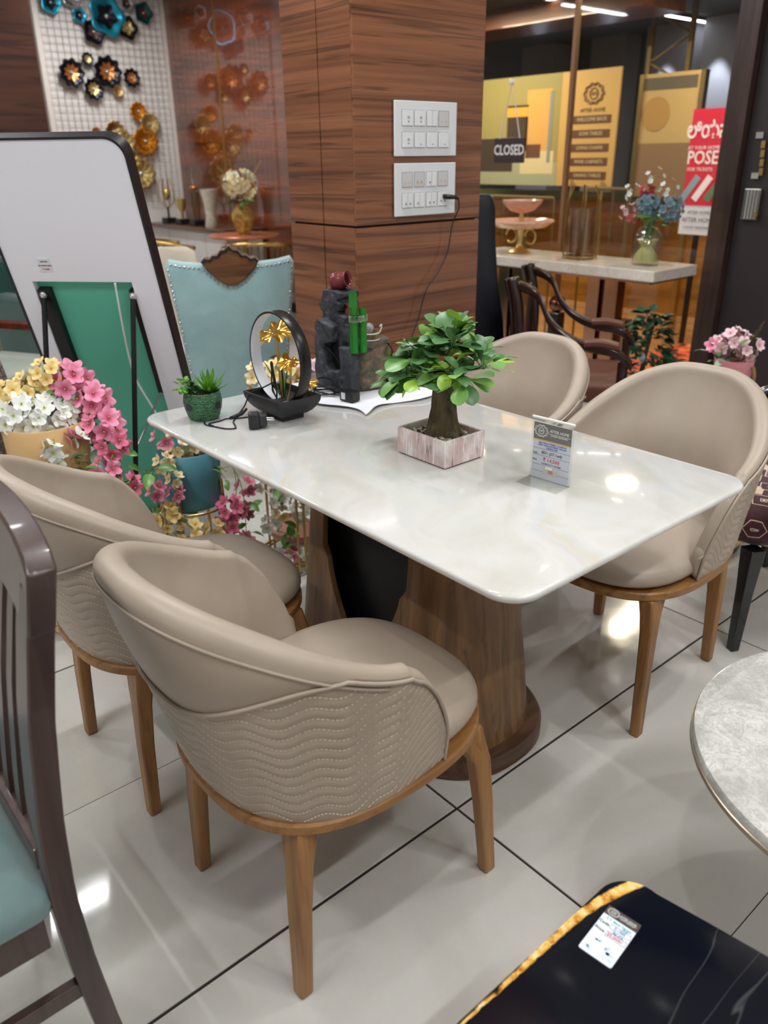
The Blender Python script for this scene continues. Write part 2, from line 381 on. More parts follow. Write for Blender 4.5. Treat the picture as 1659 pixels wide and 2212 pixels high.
# grey pillars washed by spots
mt_grey = M('grey_pillar_paint', C(150, 152, 166), 0.7)
for i, (x, y, w_) in enumerate([(8.6, 7.15, 0.5), (8.6, 6.15, 0.45), (8.4, 5.25, 0.55), (8.3, 4.62, 0.4)]):
    struct(MB().bb(x, x+0.3, y-w_/2, y+w_/2, 0, 2.65).build('wall_pillar', mt_grey))
    spot('pillar_wash', (x-0.22, y, 2.63), (x-0.02, y, 1.4), 150, 46, 0.5, (0.9, 0.93, 1.0), 0.02)
for i, (x, y) in enumerate([(6.25, 5.09), (7.41, 5.16), (8.53, 5.2), (9.72, 5.21), (5.1, 3.0), (5.75, 3.05), (6.4, 3.0)]):
    downlight(x, y, 2.65, 'small round downlight in the dark mall ceiling, ' + ['nearest the timber soffit', 'second from the timber soffit', 'third from the timber soffit', 'farthest of its row', 'nearest the shop window', 'second from the shop window', 'third from the shop window'][i], r=0.05)
t = thing('mall_linear_light', 'long bright linear light in the dark mall ceiling', 'ceiling light', (8.2, 4.85, 2.65))
MB().bb(-0.95, 0.95, -0.03, 0.03, -0.03, 0).build('housing', mt_black, t)
MB().bb(-0.94, 0.94, -0.026, 0.026, -0.036, -0.03).build('diffuser', mt_lamp, t)
# ================================================================ dining table
TX0, TX1, TY0, TY1, TZ = 0.879, 1.686, 0.711, 2.118, 0.76
TCX, TCY = (TX0+TX1)/2, (TY0+TY1)/2
def onyx():
    k = NT('white_onyx_top'); w = k.co((1, 1, 1), (0, 0, 0.5)); d = k.noise(w, 2.5, 3, 0.5)
    v = k.n('ShaderNodeVectorMath', {'operation': 'MULTIPLY_ADD'}); k.set(v.inputs[0], d.outputs['Color']); v.inputs[1].default_value = (0.35, 0.35, 0.35); k.set(v.inputs[2], w.outputs[0])
    mp = k.n('ShaderNodeMapping', Vector=v.outputs[0], Scale=(3.4, 1.2, 1)); n1 = k.noise(mp, 1.6, 5, 0.55, 0.5)
    n2 = k.noise(mp, 4.2, 6, 0.6, 1.0)
    base = k.ramp(n1, [(0.3, C(194, 192, 184)), (0.47, C(208, 208, 205)), (0.62, C(199, 201, 201)), (0.8, C(210, 208, 200))])
    vein = k.ramp(n2, [(0.5, (0, 0, 0, 1)), (0.62, (1, 1, 1, 1)), (0.7, (0, 0, 0, 1))])
    f = k.n('ShaderNodeMath', {'operation': 'MULTIPLY'}, i0=vein.outputs[0], i1=k.ramp(n1, [(0.4, (0, 0, 0, 1)), (0.68, (0.55, 0.55, 0.55, 1))]).outputs[0])
    c = k.mix(f.outputs[0], base, C(200, 186, 156))
    k.P(Base_Color=c, Roughness=0.07, Specular_IOR_Level=0.6, Coat_Weight=0.4, Coat_Roughness=0.03); return k.m
dt = thing('dining_table', 'rectangular dining table with glossy white onyx top and oak-veneer pedestals', 'table', (TCX, TCY, 0))
m = MB(); secs = []
for z, ins in [(0.742, 0.009), (0.745, 0.003), (0.750, 0.0005), (0.754, 0.0), (0.757, 0.0014), (0.759, 0.004), (0.76, 0.008)]:
    secs.append([(x-TCX, y-TCY, z) for x, y in rrect(TX0+ins, TX1-ins, TY0+ins, TY1-ins, 0.062-ins, 10)])
m.loft(secs); m.build('table_top', onyx(), dt, 35)
mt_oak_dark = wood('fumed_oak_veneer', C(90, 62, 38), C(124, 90, 57), C(142, 106, 71), 'z', 1.2, 0.42, 0.08, 0.45, 0.12)
mt_oak_plinth = wood('dark_oak_plinth', C(62, 40, 28), C(84, 58, 42), C(100, 70, 50), 'x', 1.0, 0.35, 0.15, 0.4, 0.06)
mt_core = M('black_core_panel', C(14, 14, 17), 0.45)
m = MB()
for z, ins in [(0, 0)]: pass
secs = []
for z, ins in [(0.0, 0.004), (0.004, 0.0), (0.042, 0.0), (0.05, 0.006)]:
    secs.append([(x, y, z) for x, y in superell(0.262-ins, 0.415-ins, 2.5, 72)])
m.loft(secs); m.build('plinth', mt_oak_plinth, dt, 40)
MB().bb(-0.105, 0.105, -0.27, 0.27, 0.05, 0.742).build('core', mt_core, dt, bevel=0.004)
def shell(sgn):
    """curved veneer cheek: half oval in plan, narrower above, with a notch and a swept skirt"""
    def edge_y(z):   # how far the cheek reaches towards the middle
        return 0.17 - 0.022*sm(0.47, 0.43, z) - 0.13*sm(0.45, 0.12, z)
    def pt(u, z, off):
        k = (z-0.05)/0.69
        rx = 0.192 - 0.052*k + off; ry = 0.205 - 0.085*k + off
        ye = edge_y(z); cyy = 0.17
        a = (u-0.5)*2
        lim = 0.74
        if abs(a) <= lim:
            th = a/lim*PI/2
            return (rx*math.copysign(abs(math.sin(th))**0.82, th), -(cyy + ry*max(0, math.cos(th))**0.82), z)
        q = (abs(a)-lim)/(1-lim)
        return (math.copysign(rx, a), -(cyy + (ye-cyy)*q), z)
    zs = [0.05+0.692*i/40 for i in range(41)]
    NU = 61
    m = MB()
    m.grid(lambda u, v: pt(u, zs[int(round(v*40))], 0.0), NU, 41)
    m.grid(lambda u, v: pt(1-u, zs[int(round(v*40))], -0.016), NU, 41)
    n = NU*41
    for j in range(40):   # edges
        m.f.append((j, j+1, n+(NU-1)*41+j+1, n+(NU-1)*41+j)); m.mi.append(0)
        a = (NU-1)*41+j; m.f.append((a+1, a, n+j, n+j+1)); m.mi.append(0)
    if sgn > 0: m.tf(Matrix.Rotation(PI, 4, 'Z'))
    return m.build('pedestal_cheek', mt_oak_dark, dt, 45)
shell(-1); shell(1)
# ================================================================ tub chairs
def leather():
    k = NT('taupe_leather'); w = k.co((1, 1, 1)); v = k.n('ShaderNodeTexVoronoi', Vector=w, Scale=700); n = k.noise(w, 6, 3)
    k.P(Base_Color=k.ramp(n, [(0.3, C(163, 149, 134)), (0.7, C(172, 158, 143))]), Roughness=0.42, Specular_IOR_Level=0.45)
    k.bump(v, 0.12, 0.0006); return k.m
mt_leather = leather()
mt_thread = M('pale_thread', C(214, 200, 180), 0.5)
mt_oak = wood('honey_oak', C(112, 74, 36), C(152, 106, 58), C(168, 122, 72), 'z', 1.3, 0.42, 0.05, 0.25, 0.06)
mt_oak_y = wood('honey_oak_frame', C(112, 74, 36), C(152, 106, 58), C(168, 122, 72), 'x', 1.3, 0.42, 0.05, 0.25, 0.06)
Z0 = 0.415; LIM = 0.6; LF = 0.112
def path(s, z):
    k = (z-Z0)/0.445
    a = 0.238 + 0.112*k; b = 0.25 + 0.036*min(1, k*1.5)
    if abs(s) <= LIM:
        ph = s/LIM*PI/2; e = 2/2.35
        return Vector((-a*max(0, math.cos(ph))**e, math.copysign(b*abs(math.sin(ph))**e, s), z))
    q = (abs(s)-LIM)/(1-LIM)
    return Vector((LF*q, math.copysign(b-0.008*q*q, s), z))
def pnorm(s, z):
    d = path(min(1, s+0.004), z)-path(max(-1, s-0.004), z); n = Vector((d.y, -d.x, 0)); n.normalize()
    return -n if n.dot(path(s, z)-Vector((0.02, 0, z))) < 0 else n
ZT = [(0, 0.838), (0.12, 0.832), (0.28, 0.795), (0.44, 0.735), (0.6, 0.672), (0.72, 0.645), (0.84, 0.6), (0.92, 0.555), (0.97, 0.52), (1.0, 0.49)]
def ztop(s):
    a = abs(s)
    for i in range(len(ZT)-1):
        if a <= ZT[i+1][0]:
            p0 = ZT[max(0, i-1)]; p1 = ZT[i]; p2 = ZT[i+1]; p3 = ZT[min(len(ZT)-1, i+2)]; h = p2[0]-p1[0]; t = (a-p1[0])/h
            m1 = 0 if i == 0 else (p2[1]-p0[1])/(p2[0]-p0[0]); m2 = (p3[1]-p1[1])/(p3[0]-p1[0])
            return (2*t**3-3*t*t+1)*p1[1]+(t**3-2*t*t+t)*h*m1+(-2*t**3+3*t*t)*p2[1]+(t**3-t*t)*h*m2
    return ZT[-1][1]
def zpipe(s):
    a = abs(s); return min(ztop(s), 0.64+0.08*sm(0.05, 0.42, a))
def th(s): return 0.052-0.02*sm(0.3, 0.75, abs(s))
ROW = 0.0225; WL = 0.098; WA = 0.0088
_arc = [0.0]
for i in range(1, 241): _arc.append(_arc[-1]+(path(-1+i/120, 0.55)-path(-1+(i-1)/120, 0.55)).length)
def arc(s):
    f = (s+1)*120; i = min(239, int(f)); return _arc[i]+(f-i)*(_arc[i+1]-_arc[i])
def tilt(s):   # quilting rows climb towards the arm fronts
    d = max(0.0, arc(abs(s))-arc(0.42)); return 2.3*d*d
def make_chair(label):
    t = thing('tub_chair', label, 'chair', (0, 0, 0), 0, 'taupe tub chairs around the dining table')
    # quilted lower panel
    NS, NZ = 241, 72
    m = MB()
    def q(u, v):
        s = -1+2*u; zt = zpipe(s)-0.004; z = Z0+(zt-Z0)*v
        ph = (z - tilt(s) + WA*math.sin(2*PI*arc(s)/WL))/ROW
        puff = 0.0034*math.sqrt(abs(math.sin(PI*ph)))*min(1, v*8, (1-v)*10)
        return path(s, z)+pnorm(s, z)*(0.004+puff)
    m.grid(q, NS, NZ); m.build('quilted_panel', mt_leather, t, 180)
    # stitches sitting in the quilting grooves
    m = MB(); tot = _arc[-1]; n = 0
    for r in range(-9, 30):
        zr = (math.ceil(Z0/ROW)+r)*ROW
        s = -0.985
        d = 0.0055
        while s < 0.985:
            ds = d/tot*2; s1 = min(0.99, s+ds*0.68)
            za = zr+tilt(s)-WA*math.sin(2*PI*arc(s)/WL); zb = zr+tilt(s1)-WA*math.sin(2*PI*arc(s1)/WL)
            if za > Z0+0.006 and za < zpipe(s)-0.008:
                A = path(s, za)+pnorm(s, za)*0.0052; B = path(s1, zb)+pnorm(s1, zb)*0.0052
                nn = pnorm(s, za); tdir = (B-A).normalized(); up = nn.cross(tdir)*0.0010
                m.add([A-up, B-up, B+up, A+up, A-up+nn*0.0007, B-up+nn*0.0007, B+up+nn*0.0007, A+up+nn*0.0007], [(4,5,6,7),(0,1,5,4),(2,3,7,6)])
            s += ds
    o = m.build('wave_stitching', mt_thread, t); o['kind'] = 'stuff'
    # upper pad: outside above the piping, rolled rim, inside
    m = MB(); prof = []
    def pad(u, v):
        s = -1+2*u; zt = ztop(s); zp = zpipe(s); T = th(s)
        i = int(round(v*39))
        n = pnorm(s, zt)
        if i <= 10:
            z = zp+(zt-zp)*i/10; bl = math.sin(PI*i/10)*0.006
            return path(s, z)+pnorm(s, z)*(0.004+bl*min(1, (zt-zp)/0.08))
        if i <= 20:
            b = PI*(i-10)/10; P = path(s, zt)+n*0.004; mid = P-n*(T/2)
            return mid+n*(T/2*math.cos(b))+Vector((0, 0, T*0.5*math.sin(b)))
        k = (i-20)/19; z = zt+(0.435-zt)*k
        fill = 0.022*math.sin(PI*min(1, k*1.1))**2*(1-sm(0.3, 0.9, abs(s)))
        return path(s, z)+pnorm(s, z)*(0.004-T-fill-0.012*k)
    m.grid(pad, 161, 40)
    for sg_ in (-1, 1):   # rounded arm fronts
        u = 0 if sg_ < 0 else 1; loop = [path(sg_, Z0+(zpipe(sg_)-Z0)*i/8)+pnorm(sg_, 0.5)*0.004 for i in range(8)]
        loop += [Vector(pad(u, i/39)) for i in range(40)]
        c = sum(loop, Vector())/len(loop); n0 = len(m.v); N = len(loop)
        m.v += [tuple(q_) for q_ in loop]; m.v += [tuple(c+(q_-c)*0.7+Vector((0.008, 0, 0))) for q_ in loop]; m.v.append(tuple(c+Vector((0.011, 0, 0))))
        for i in range(N):
            j = (i+1) % N; m.f += [(n0+i, n0+j, n0+N+j, n0+N+i), (n0+N+i, n0+N+j, n0+2*N)]; m.mi += [0, 0]
    m.build('back_pad', mt_leather, t, 180)
    # piping
    pts = []
    zf = ztop(-1)
    for i in range(9): pts.append(path(-1, Z0+(zf-Z0)*i/9)+pnorm(-1, 0.5)*0.007+Vector((0.003, 0, 0)))
    for i in range(161):
        s = -1+2*i/160; pts.append(path(s, zpipe(s))+pnorm(s, zpipe(s))*0.0075)
    for i in range(8, -1, -1): pts.append(path(1, Z0+(zf-Z0)*i/9)+pnorm(1, 0.5)*0.007+Vector((0.003, 0, 0)))
    MB().tube(pts, 0.0036, 8).build('piping', mt_leather, t, 180)
    pts = []
    for i in range(131):
        s = -0.56+1.12*i/130; z = ztop(s)-0.012; pts.append(path(s, z)+pnorm(s, z)*0.0075)
    MB().tube(pts, 0.0026, 6).build('rim_piping', mt_leather, t, 180)
    # seat cushion
    m = MB(); N = 72; prof = [(0.9, 0.424), (0.985, 0.428), (1.0, 0.437), (0.998, 0.447), (0.98, 0.458), (0.94, 0.4665), (0.86, 0.4735), (0.7, 0.479), (0.5, 0.482), (0.25, 0.4835), (0.02, 0.484)]
    m.loft([[(x, y, z) for x, y in superell(0.28*f, 0.236*f, 2.9, N, 0.05, 0)] for f, z in prof]); m.build('seat', mt_leather, t, 180)
    # wooden seat rail
    m = MB(); o1 = superell(0.287, 0.258, 2.7, 72, 0.04, 0)
    secs = [[(x*f+0.04*(1-f), y*f, z) for x, y in o1] for f, z in [(0.86, 0.392), (0.985, 0.392), (1.0, 0.396), (1.0, 0.412), (0.985, 0.416)]]
    m.loft(secs); m.build('seat_rail', mt_oak_y, t, 40)
    # legs: rectangular sections that widen towards the rail
    def leg(secs):
        m = MB(); m.loft([[(cx-wx*.44, cy-wy*.44, z), (cx+wx*.44, cy-wy*.44, z), (cx+wx*.44, cy+wy*.44, z), (cx-wx*.44, cy+wy*.44, z)] for z, cx, cy, wx, wy in secs])
        m.build('leg', mt_oak, t, 35, bevel=0.005)
    for sy in (-1, 1):
        leg([(0.0, 0.282, sy*0.224, 0.034, 0.03), (0.2, 0.268, sy*0.214, 0.042, 0.034), (0.31, 0.257, sy*0.207, 0.048, 0.038), (0.35, 0.243, sy*0.198, 0.062, 0.042), (0.385, 0.228, sy*0.19, 0.084, 0.046), (0.393, 0.225, sy*0.188, 0.088, 0.046)])
        leg([(0.0, -0.186, sy*0.192, 0.032, 0.034), (0.2, -0.178, sy*0.188, 0.036, 0.044), (0.31, -0.17, sy*0.185, 0.04, 0.05), (0.35, -0.164, sy*0.18, 0.046, 0.06), (0.398, -0.155, sy*0.172, 0.052, 0.072)])
    return t
ch = make_chair('taupe leather tub chair with wave quilting, nearest, seen from behind')
ch.location = (0.70, 1.05, 0)
for lab, loc, rz in [('taupe leather tub chair beside the slatted chair, behind the nearest one', (0.69, 1.655, 0), 0),
                     ('taupe leather tub chair at the right corner of the table, facing us', (1.88, 1.10, 0), PI+0.05),
                     ('taupe leather tub chair between the column and the price-sign corner', (1.90, 1.715, 0), PI)]:
    c = copy_tree(ch); c['label'] = lab; c.location = loc; c.rotation_euler = (0, 0, rz)
# ================================================================ things on the table
# ---- price sign in an acrylic holder
mt_acr = glass_mat('clear_acrylic', (0.97, 0.98, 0.97, 1), 1.3)
mt_paper = M('lilac_paper', C(214, 216, 234), 0.35)
mt_hdr = M('grey_print', C(92, 92, 92), 0.4)
mt_yel = M('amber_print', C(226, 170, 60), 0.4)
mt_ink = M('dark_ink', C(50, 52, 66), 0.5); mt_inkr = M('red_ink', C(206, 58, 74), 0.5); mt_inkb = M('blue_ink', C(74, 96, 176), 0.5); mt_inkw = M('white_ink', C(226, 226, 222), 0.5)
def logo(parent, M4, s, mat):
    """ornate oval badge with the letters AH"""
    m = MB(); N = 64
    def ring(r, amp, k, w):
        a = [((r+amp*math.cos(k*2*PI*i/N))*1.28*math.cos(2*PI*i/N)*s, (r+amp*math.cos(k*2*PI*i/N))*math.sin(2*PI*i/N)*s, 0.0004) for i in range(N)]
        m.tube(a, w*s, 4, closed=True)
    ring(0.5, 0.035, 10, 0.03); ring(0.41, 0.02, 10, 0.018)
    m.tube([(0.27*s*math.cos(2*PI*i/32), 0.27*s*math.sin(2*PI*i/32), 0.0004) for i in range(32)], 0.03*s, 4, closed=True)
    o = m.build('badge', mat, parent); o.matrix_local = M4
    text('badge_letters', 'AH', 0.34*s, mat, parent, M4, sx=0.8)
    return o
sg = thing('price_sign', 'clear acrylic table sign with grey header and printed price sheet', 'sign', (1.3445, 1.013, TZ), 0)
A = Vector((-0.0045, 0.052, 0)); B = Vector((0.0045, -0.05, 0)); ex = (B-A).normalized(); w_ = (B-A).length; ctr = (A+B)/2
nf = Vector((ex.y, -ex.x, 0)); nf = nf if nf.x < 0 else -nf      # faces the viewer, -x
H = 0.137
def sgm(u, v, d=0.0): return frame4(ctr+ex*u+Vector((0, 0, v))+nf*d, ex, (0, 0, 1))
m = MB(); ang = math.atan2(ex.y, ex.x)
m.box(ctr+Vector((0, 0, H/2+0.002))+nf*0.0022, (w_+0.004, 0.0016, H+0.004), ang); m.box(ctr+Vector((0, 0, H/2+0.002))-nf*0.0012, (w_+0.004, 0.0016, H+0.004), ang)
m.box(ctr+nf*0.027+Vector((0, 0, 0.0012)), (w_+0.004, 0.056, 0.0022), ang)
m.build('holder', mt_acr, sg, bevel=0.0005, seg=1)
MB().tube([ctr-ex*(w_/2+0.002)+Vector((0, 0, H+0.005))+nf*0.0005, ctr+ex*(w_/2+0.002)+Vector((0, 0, H+0.005))+nf*0.0005], 0.0032, 8).build('top_fold', M('acrylic_fold', C(226, 228, 226), 0.1, 0, 0.5), sg, 60)
MB().box(ctr+Vector((0, 0, H/2-0.002))+nf*0.0005, (w_-0.006, 0.0008, H-0.008), ang).build('paper', mt_paper, sg)
def band(name, v0, v1, mat, d=0.0011, u0=None, u1=None):
    u0 = -(w_-0.006)/2 if u0 is None else u0; u1 = (w_-0.006)/2 if u1 is None else u1
    return MB().box(ctr+ex*((u0+u1)/2)+Vector((0, 0, (v0+v1)/2))+nf*d, (u1-u0, 0.0003, v1-v0), ang).build(name, mat, sg)
band('header', 0.0935, 0.131, mt_hdr); band('stripe', 0.0905, 0.0935, mt_yel)
logo(sg, sgm(-0.0285, 0.113, 0.0014), 0.026, mt_inkw)
text('lettering', 'AFTER HOME', 0.0095, mt_inkw, sg, sgm(0.0175, 0.1165, 0.0014), sx=0.86)
band('rule', 0.1095, 0.1105, mt_inkw, 0.0013, -0.01, 0.045)
text('lettering', 'LUXURY REDEFINED', 0.0048, mt_inkw, sg, sgm(0.0175, 0.1065, 0.0014), sx=1.0)
for v, body, s, mt in [(0.0865, 'Item Name: FABRIC CHAIR IN', 0.0055, mt_inkb), (0.081, 'GREY UPHOLSTERED, WOOD', 0.0055, mt_inkb), (0.0755, 'DINING SET', 0.0055, mt_inkb), (0.064, '80/1 (ST-164)', 0.0095, mt_ink), (0.048, '\u20b9 14,500', 0.012, mt_inkr), (0.0385, '14,500 X 2 = 29,000', 0.006, mt_inkb)]:
    text('lettering', body, s, mt, sg, sgm(0.002, v, 0.0012))
text('lettering', 'Code:', 0.005, mt_ink, sg, sgm(-0.041, 0.0605, 0.0012)); text('lettering', 'Price:', 0.005, mt_ink, sg, sgm(-0.041, 0.0445, 0.0012))
for v in (0.072, 0.0565, 0.034, 0.0185): band('rule', v, v+0.0005, mt_ink)
band('photo', 0.0135, 0.0345, M('photo_print', C(214, 208, 204), 0.4), 0.0012, -0.018, 0.021); band('photo_detail', 0.018, 0.026, M('photo_pink', C(196, 128, 140), 0.4), 0.0014, -0.004, 0.008); band('photo_detail', 0.027, 0.033, M('photo_white', C(240, 240, 240), 0.4), 0.0014, -0.012, 0.006)
# ---- bonsai in a whitewashed box
def boxwash():
    k = NT('whitewashed_pink_box'); w = k.co((130, 130, 9)); n = k.noise(w, 1.0, 4, 0.6, 0.8); n2 = k.noise(k.co((7, 7, 5)), 3, 4)
    a = k.ramp(n, [(0.36, C(136, 112, 110)), (0.42, C(206, 186, 184)), (0.55, C(198, 174, 172)), (0.66, C(236, 230, 230))])
    c = k.mix(k.ramp(n2, [(0.45, (0, 0, 0, 1)), (0.7, (0.8, 0.8, 0.8, 1))]).outputs[0], a, C(238, 234, 234)); k.P(Base_Color=c, Roughness=0.7); k.bump(n, 0.5, 0.002); return k.m
bn = thing('potted_bonsai', 'artificial bonsai with broad green leaves in a whitewashed wooden box', 'potted plant', (1.287, 1.303, TZ))
mw = boxwash(); bx, by, bh, wl = 0.067, 0.083, 0.068, 0.0075
m = MB(); m.bb(-bx, bx, -by, -by+wl, 0.003, bh); m.build('box_side', mw, bn, bevel=0.0015, seg=1)
MB().bb(-bx, bx, by-wl, by, 0.003, bh).build('box_side', mw, bn, bevel=0.0015, seg=1)
MB().bb(-bx, -bx+wl, -by+wl, by-wl, 0.003, bh).build('box_side', mw, bn, bevel=0.0015, seg=1)
MB().bb(bx-wl, bx, -by+wl, by-wl, 0.003, bh).build('box_side', mw, bn, bevel=0.0015, seg=1)
MB().bb(-bx+wl, bx-wl, -by+wl, by-wl, 0.003, 0.053).build('soil', M('dark_soil', C(62, 52, 44), 0.95), bn)
for sx in (-1, 1):
    for sy in (-1, 1): MB().bb(sx*0.055-0.006, sx*0.055+0.006, sy*0.07-0.006, sy*0.07+0.006, 0, 0.003).build('foot_pad', mt_black, bn)
peb = [MB().ball((0, 0, 0), 1.0, 8, 0.6, 1.2, 0.9).mesh('pebble', M('pebble_%d' % i, c, 0.7), 60) for i, c in enumerate([C(176, 164, 144), C(146, 132, 112), C(196, 180, 156), C(112, 104, 92)])]
for i in range(170):
    x, y = rnd.uniform(-0.055, 0.055), rnd.uniform(-0.07, 0.07); s = rnd.uniform(0.003, 0.0058)
    inst(peb[rnd.randrange(4)], 'pebble', bn, Matrix.Translation((x, y, 0.054+s*0.3)) @ Matrix.Rotation(rnd.uniform(0, 6.28), 4, 'Z') @ Matrix.Scale(s, 4))
k = NT('bonsai_bark'); w = k.co((30, 30, 8)); n = k.noise(w, 2.2, 6, 0.65, 0.4); k.P(Base_Color=k.ramp(n, [(0.3, C(46, 40, 28)), (0.55, C(86, 74, 52)), (0.75, C(112, 96, 58))]), Roughness=0.8); k.bump(n, 0.6, 0.004); mt_bark = k.m
m = MB()
def trunk(u, v):
    z = 0.044+0.165*v; a = 2*PI*u
    r = 0.0335-0.012*sm(0.15, 0.9, v)+0.012*(1-sm(0, 0.3, v))*(0.6+0.4*math.cos(2*a+0.4))
    cx = 0.004*math.sin(3*v); cy = -0.012*(1-v)+0.004*v
    lump = 0.0025*math.sin(3*a+5*v)+0.0015*math.sin(7*a-9*v)
    groove = -0.017*(1-sm(0, 0.27, v))*math.exp(-((math.atan2(math.sin(a-3.75), math.cos(a-3.75)))/0.33)**2)
    return Vector((cx+(r+lump+groove)*math.cos(a), cy+(r*1.1+lump+groove)*math.sin(a), z))
m.grid(trunk, 48, 26, cu=True); m.f.append(tuple(range(25, 48*26, 26))); m.mi.append(0)
m.build('trunk', mt_bark, bn, 180)
m = MB()
for a0, r0 in [(3.0, 0.045), (4.6, 0.055), (5.5, 0.05), (0.6, 0.045), (1.9, 0.045)]:
    c, s = math.cos(a0), math.sin(a0)
    m.tube(spline([(c*0.018, s*0.018-0.01, 0.085), (c*0.033, s*0.033-0.011, 0.062), (c*r0, s*r0*1.1-0.012, 0.047)], 5), [0.014+0.0*i-0.0007*i for i in range(11)], 8)
m.build('roots', mt_bark, bn, 180)
def leaf_mesh(name, L, Wd, mat, fold=0.25, curl=0.18, tip=1.0, stem=0.12, n=9, mm=5, obov=False):
    m = MB()
    def f(u, v):
        t = u; w = Wd*math.sin(PI*min(1, max(0.0, t))**tip)**0.75 if 0 < t < 1 else 0.0008
        if obov: w = max(0.0008, Wd*(math.sin(PI/2*min(1, t/0.66))**1.3 if t < 0.66 else math.sqrt(max(0.0, 1-((t-0.66)/0.345)**2))))
        y = (v-0.5)*w
        return Vector((L*(stem+t*(1-stem)), y, abs(y)*fold+L*curl*(math.sin(t*2.6)-0.2*t*t)))
    m.grid(f, n, mm); m.tube([(0, 0, -0.002), (L*stem*1.2, 0, L*curl*0.05)], 0.0013, 5)
    return m.mesh(name, mat, 180)
def leafmat(name, c1, c2, rough=0.35):
    k = NT(name); oi = k.n('ShaderNodeObjectInfo'); n = k.noise(k.co((12, 40, 12)), 3, 2)
    a = k.mix(oi.outputs['Random'], c1, c2); k.P(Base_Color=k.mix(0.12, a, n.outputs['Color'], 'OVERLAY'), Roughness=rough, Subsurface_Weight=0.0); return k.m
lm_d = leafmat('bonsai_leaf_dark', C(70, 116, 70), C(98, 142, 86)); lm_m = leafmat('bonsai_leaf_mid', C(100, 156, 78), C(130, 178, 92)); lm_l = leafmat('bonsai_leaf_light', C(146, 190, 60), C(168, 206, 90))
lv = [leaf_mesh('leaf', 0.07, 0.037, x, 0.16, 0.09, 1.35, 0.16, 12, 5, True) for x in (lm_d, lm_m, lm_l)]
lv2 = [leaf_mesh('leaf', 0.062, 0.029, x, 0.2, 0.14, 1.3, 0.16, 12, 5, True) for x in (lm_d, lm_m, lm_l)]
def place_leaf(me, parent, pos, az, el, roll=0.0, s=1.0, name='leaf'):
    return inst(me, name, parent, Matrix.Translation(pos) @ Matrix.Rotation(az, 4, 'Z') @ Matrix.Rotation(-el, 4, 'Y') @ Matrix.Rotation(roll, 4, 'X') @ Matrix.Scale(s, 4))
tips = []
# branch tips (x, y, z) relative to the box; the crown is wider than tall
for (x, y, z) in [(-0.015, 0.105, 0.20), (-0.05, 0.06, 0.215), (-0.06, 0.0, 0.225), (-0.03, -0.055, 0.235), (0.03, -0.1, 0.245), (0.06, -0.05, 0.25), (0.055, 0.03, 0.245), (0.02, 0.085, 0.235), (-0.01, 0.03, 0.27), (0.0, -0.03, 0.285), (0.03, 0.0, 0.29), (-0.045, 0.035, 0.25), (0.045, 0.09, 0.21), (-0.02, -0.09, 0.225), (-0.01, 0.145, 0.165)]:
    tips.append(Vector((x*1.05, y*1.0, z-0.016)))
m = MB()
for T in tips: m.tube(spline([(0, 0.002, 0.2), (T.x*0.45, T.y*0.45, 0.2+(T.z-0.2)*0.45), T], 4), [0.006-0.0005*i for i in range(9)], 6)
m.build('branches', M('bonsai_twig', C(112, 118, 62), 0.6), bn, 180)
for ti, T in enumerate(tips):
    out = math.atan2(T.y, T.x); up = 0.0 if T.z < 0.22 else (0.25 if T.z < 0.26 else 0.6)
    n = 13
    for i in range(n):
        a = out+(2*PI*i/n)*0.999+rnd.uniform(-0.25, 0.25)
        el = up-0.25*math.cos(a-out)*(1 if T.z < 0.26 else 0.4)+rnd.uniform(-0.5, 0.3)-0.1
        if i % 3 == 2: el += 0.5
        k_ = 2 if rnd.random() < 0.18 else (1 if rnd.random() < 0.45 else 0)
        me = (lv if rnd.random() < 0.65 else lv2)[k_]
        place_leaf(me, bn, T+Vector((rnd.uniform(-0.006, 0.006),)*2+(rnd.uniform(-0.004, 0.012),)), a, el, rnd.uniform(-0.5, 0.5), rnd.uniform(0.98, 1.28))
# ---- small green pot with succulents
sp = thing('succulent_pot', 'small green bark-textured pot with artificial succulents at table corner', 'potted plant', (1.008, 1.972, TZ), 0.9)
k = NT('green_bark_pot'); w = k.co((1, 1, 1)); n = k.n('ShaderNodeTexWave', {'wave_type': 'BANDS', 'bands_direction': 'Z'}, Vector=w, Scale=75, Distortion=9, Detail=3, Detail_Scale=2.5)
n2 = k.noise(w, 90, 4); k.P(Base_Color=k.ramp(n, [(0.15, C(18, 54, 32)), (0.6, C(40, 122, 70)), (0.95, C(104, 172, 118))]), Roughness=0.5); k.bump(n, 0.9, 0.004); mt_gpot = k.m
prof = [(0.030, 0.0), (0.041, 0.001), (0.045, 0.01), (0.051, 0.03), (0.054, 0.05), (0.052, 0.066), (0.049, 0.078), (0.0455, 0.078), (0.0445, 0.068)]
MB().lathe(prof, n=48, cap1=False).build('pot', mt_gpot, sp, 60)
MB().lathe([(0.045, 0.066), (0.02, 0.069), (0.001, 0.07)], n=24, cap0=False).build('soil', M('brown_soil', C(86, 66, 52), 0.95), sp)
for a in (0.55, 2.5, 4.2):
    m = MB(); m.grid(lambda u, v: ((0.0548-0.0008*abs(v-0.4))*math.cos(a+(u-0.5)*0.36), (0.0548-0.0008*abs(v-0.4))*math.sin(a+(u-0.5)*0.36), 0.034+0.018*v), 6, 4)
    m.build('dark_patch', M('plum_patch', C(52, 44, 56), 0.6), sp, 180)
text('lettering', 'plant', 0.011, M('dark_green_print', C(12, 40, 24), 0.6), sp, frame4((0.048*math.cos(3.05), 0.048*math.sin(3.05), 0.009), (math.sin(3.05), -math.cos(3.05), 0), (math.cos(3.05)*0.25, math.sin(3.05)*0.25, 1)))
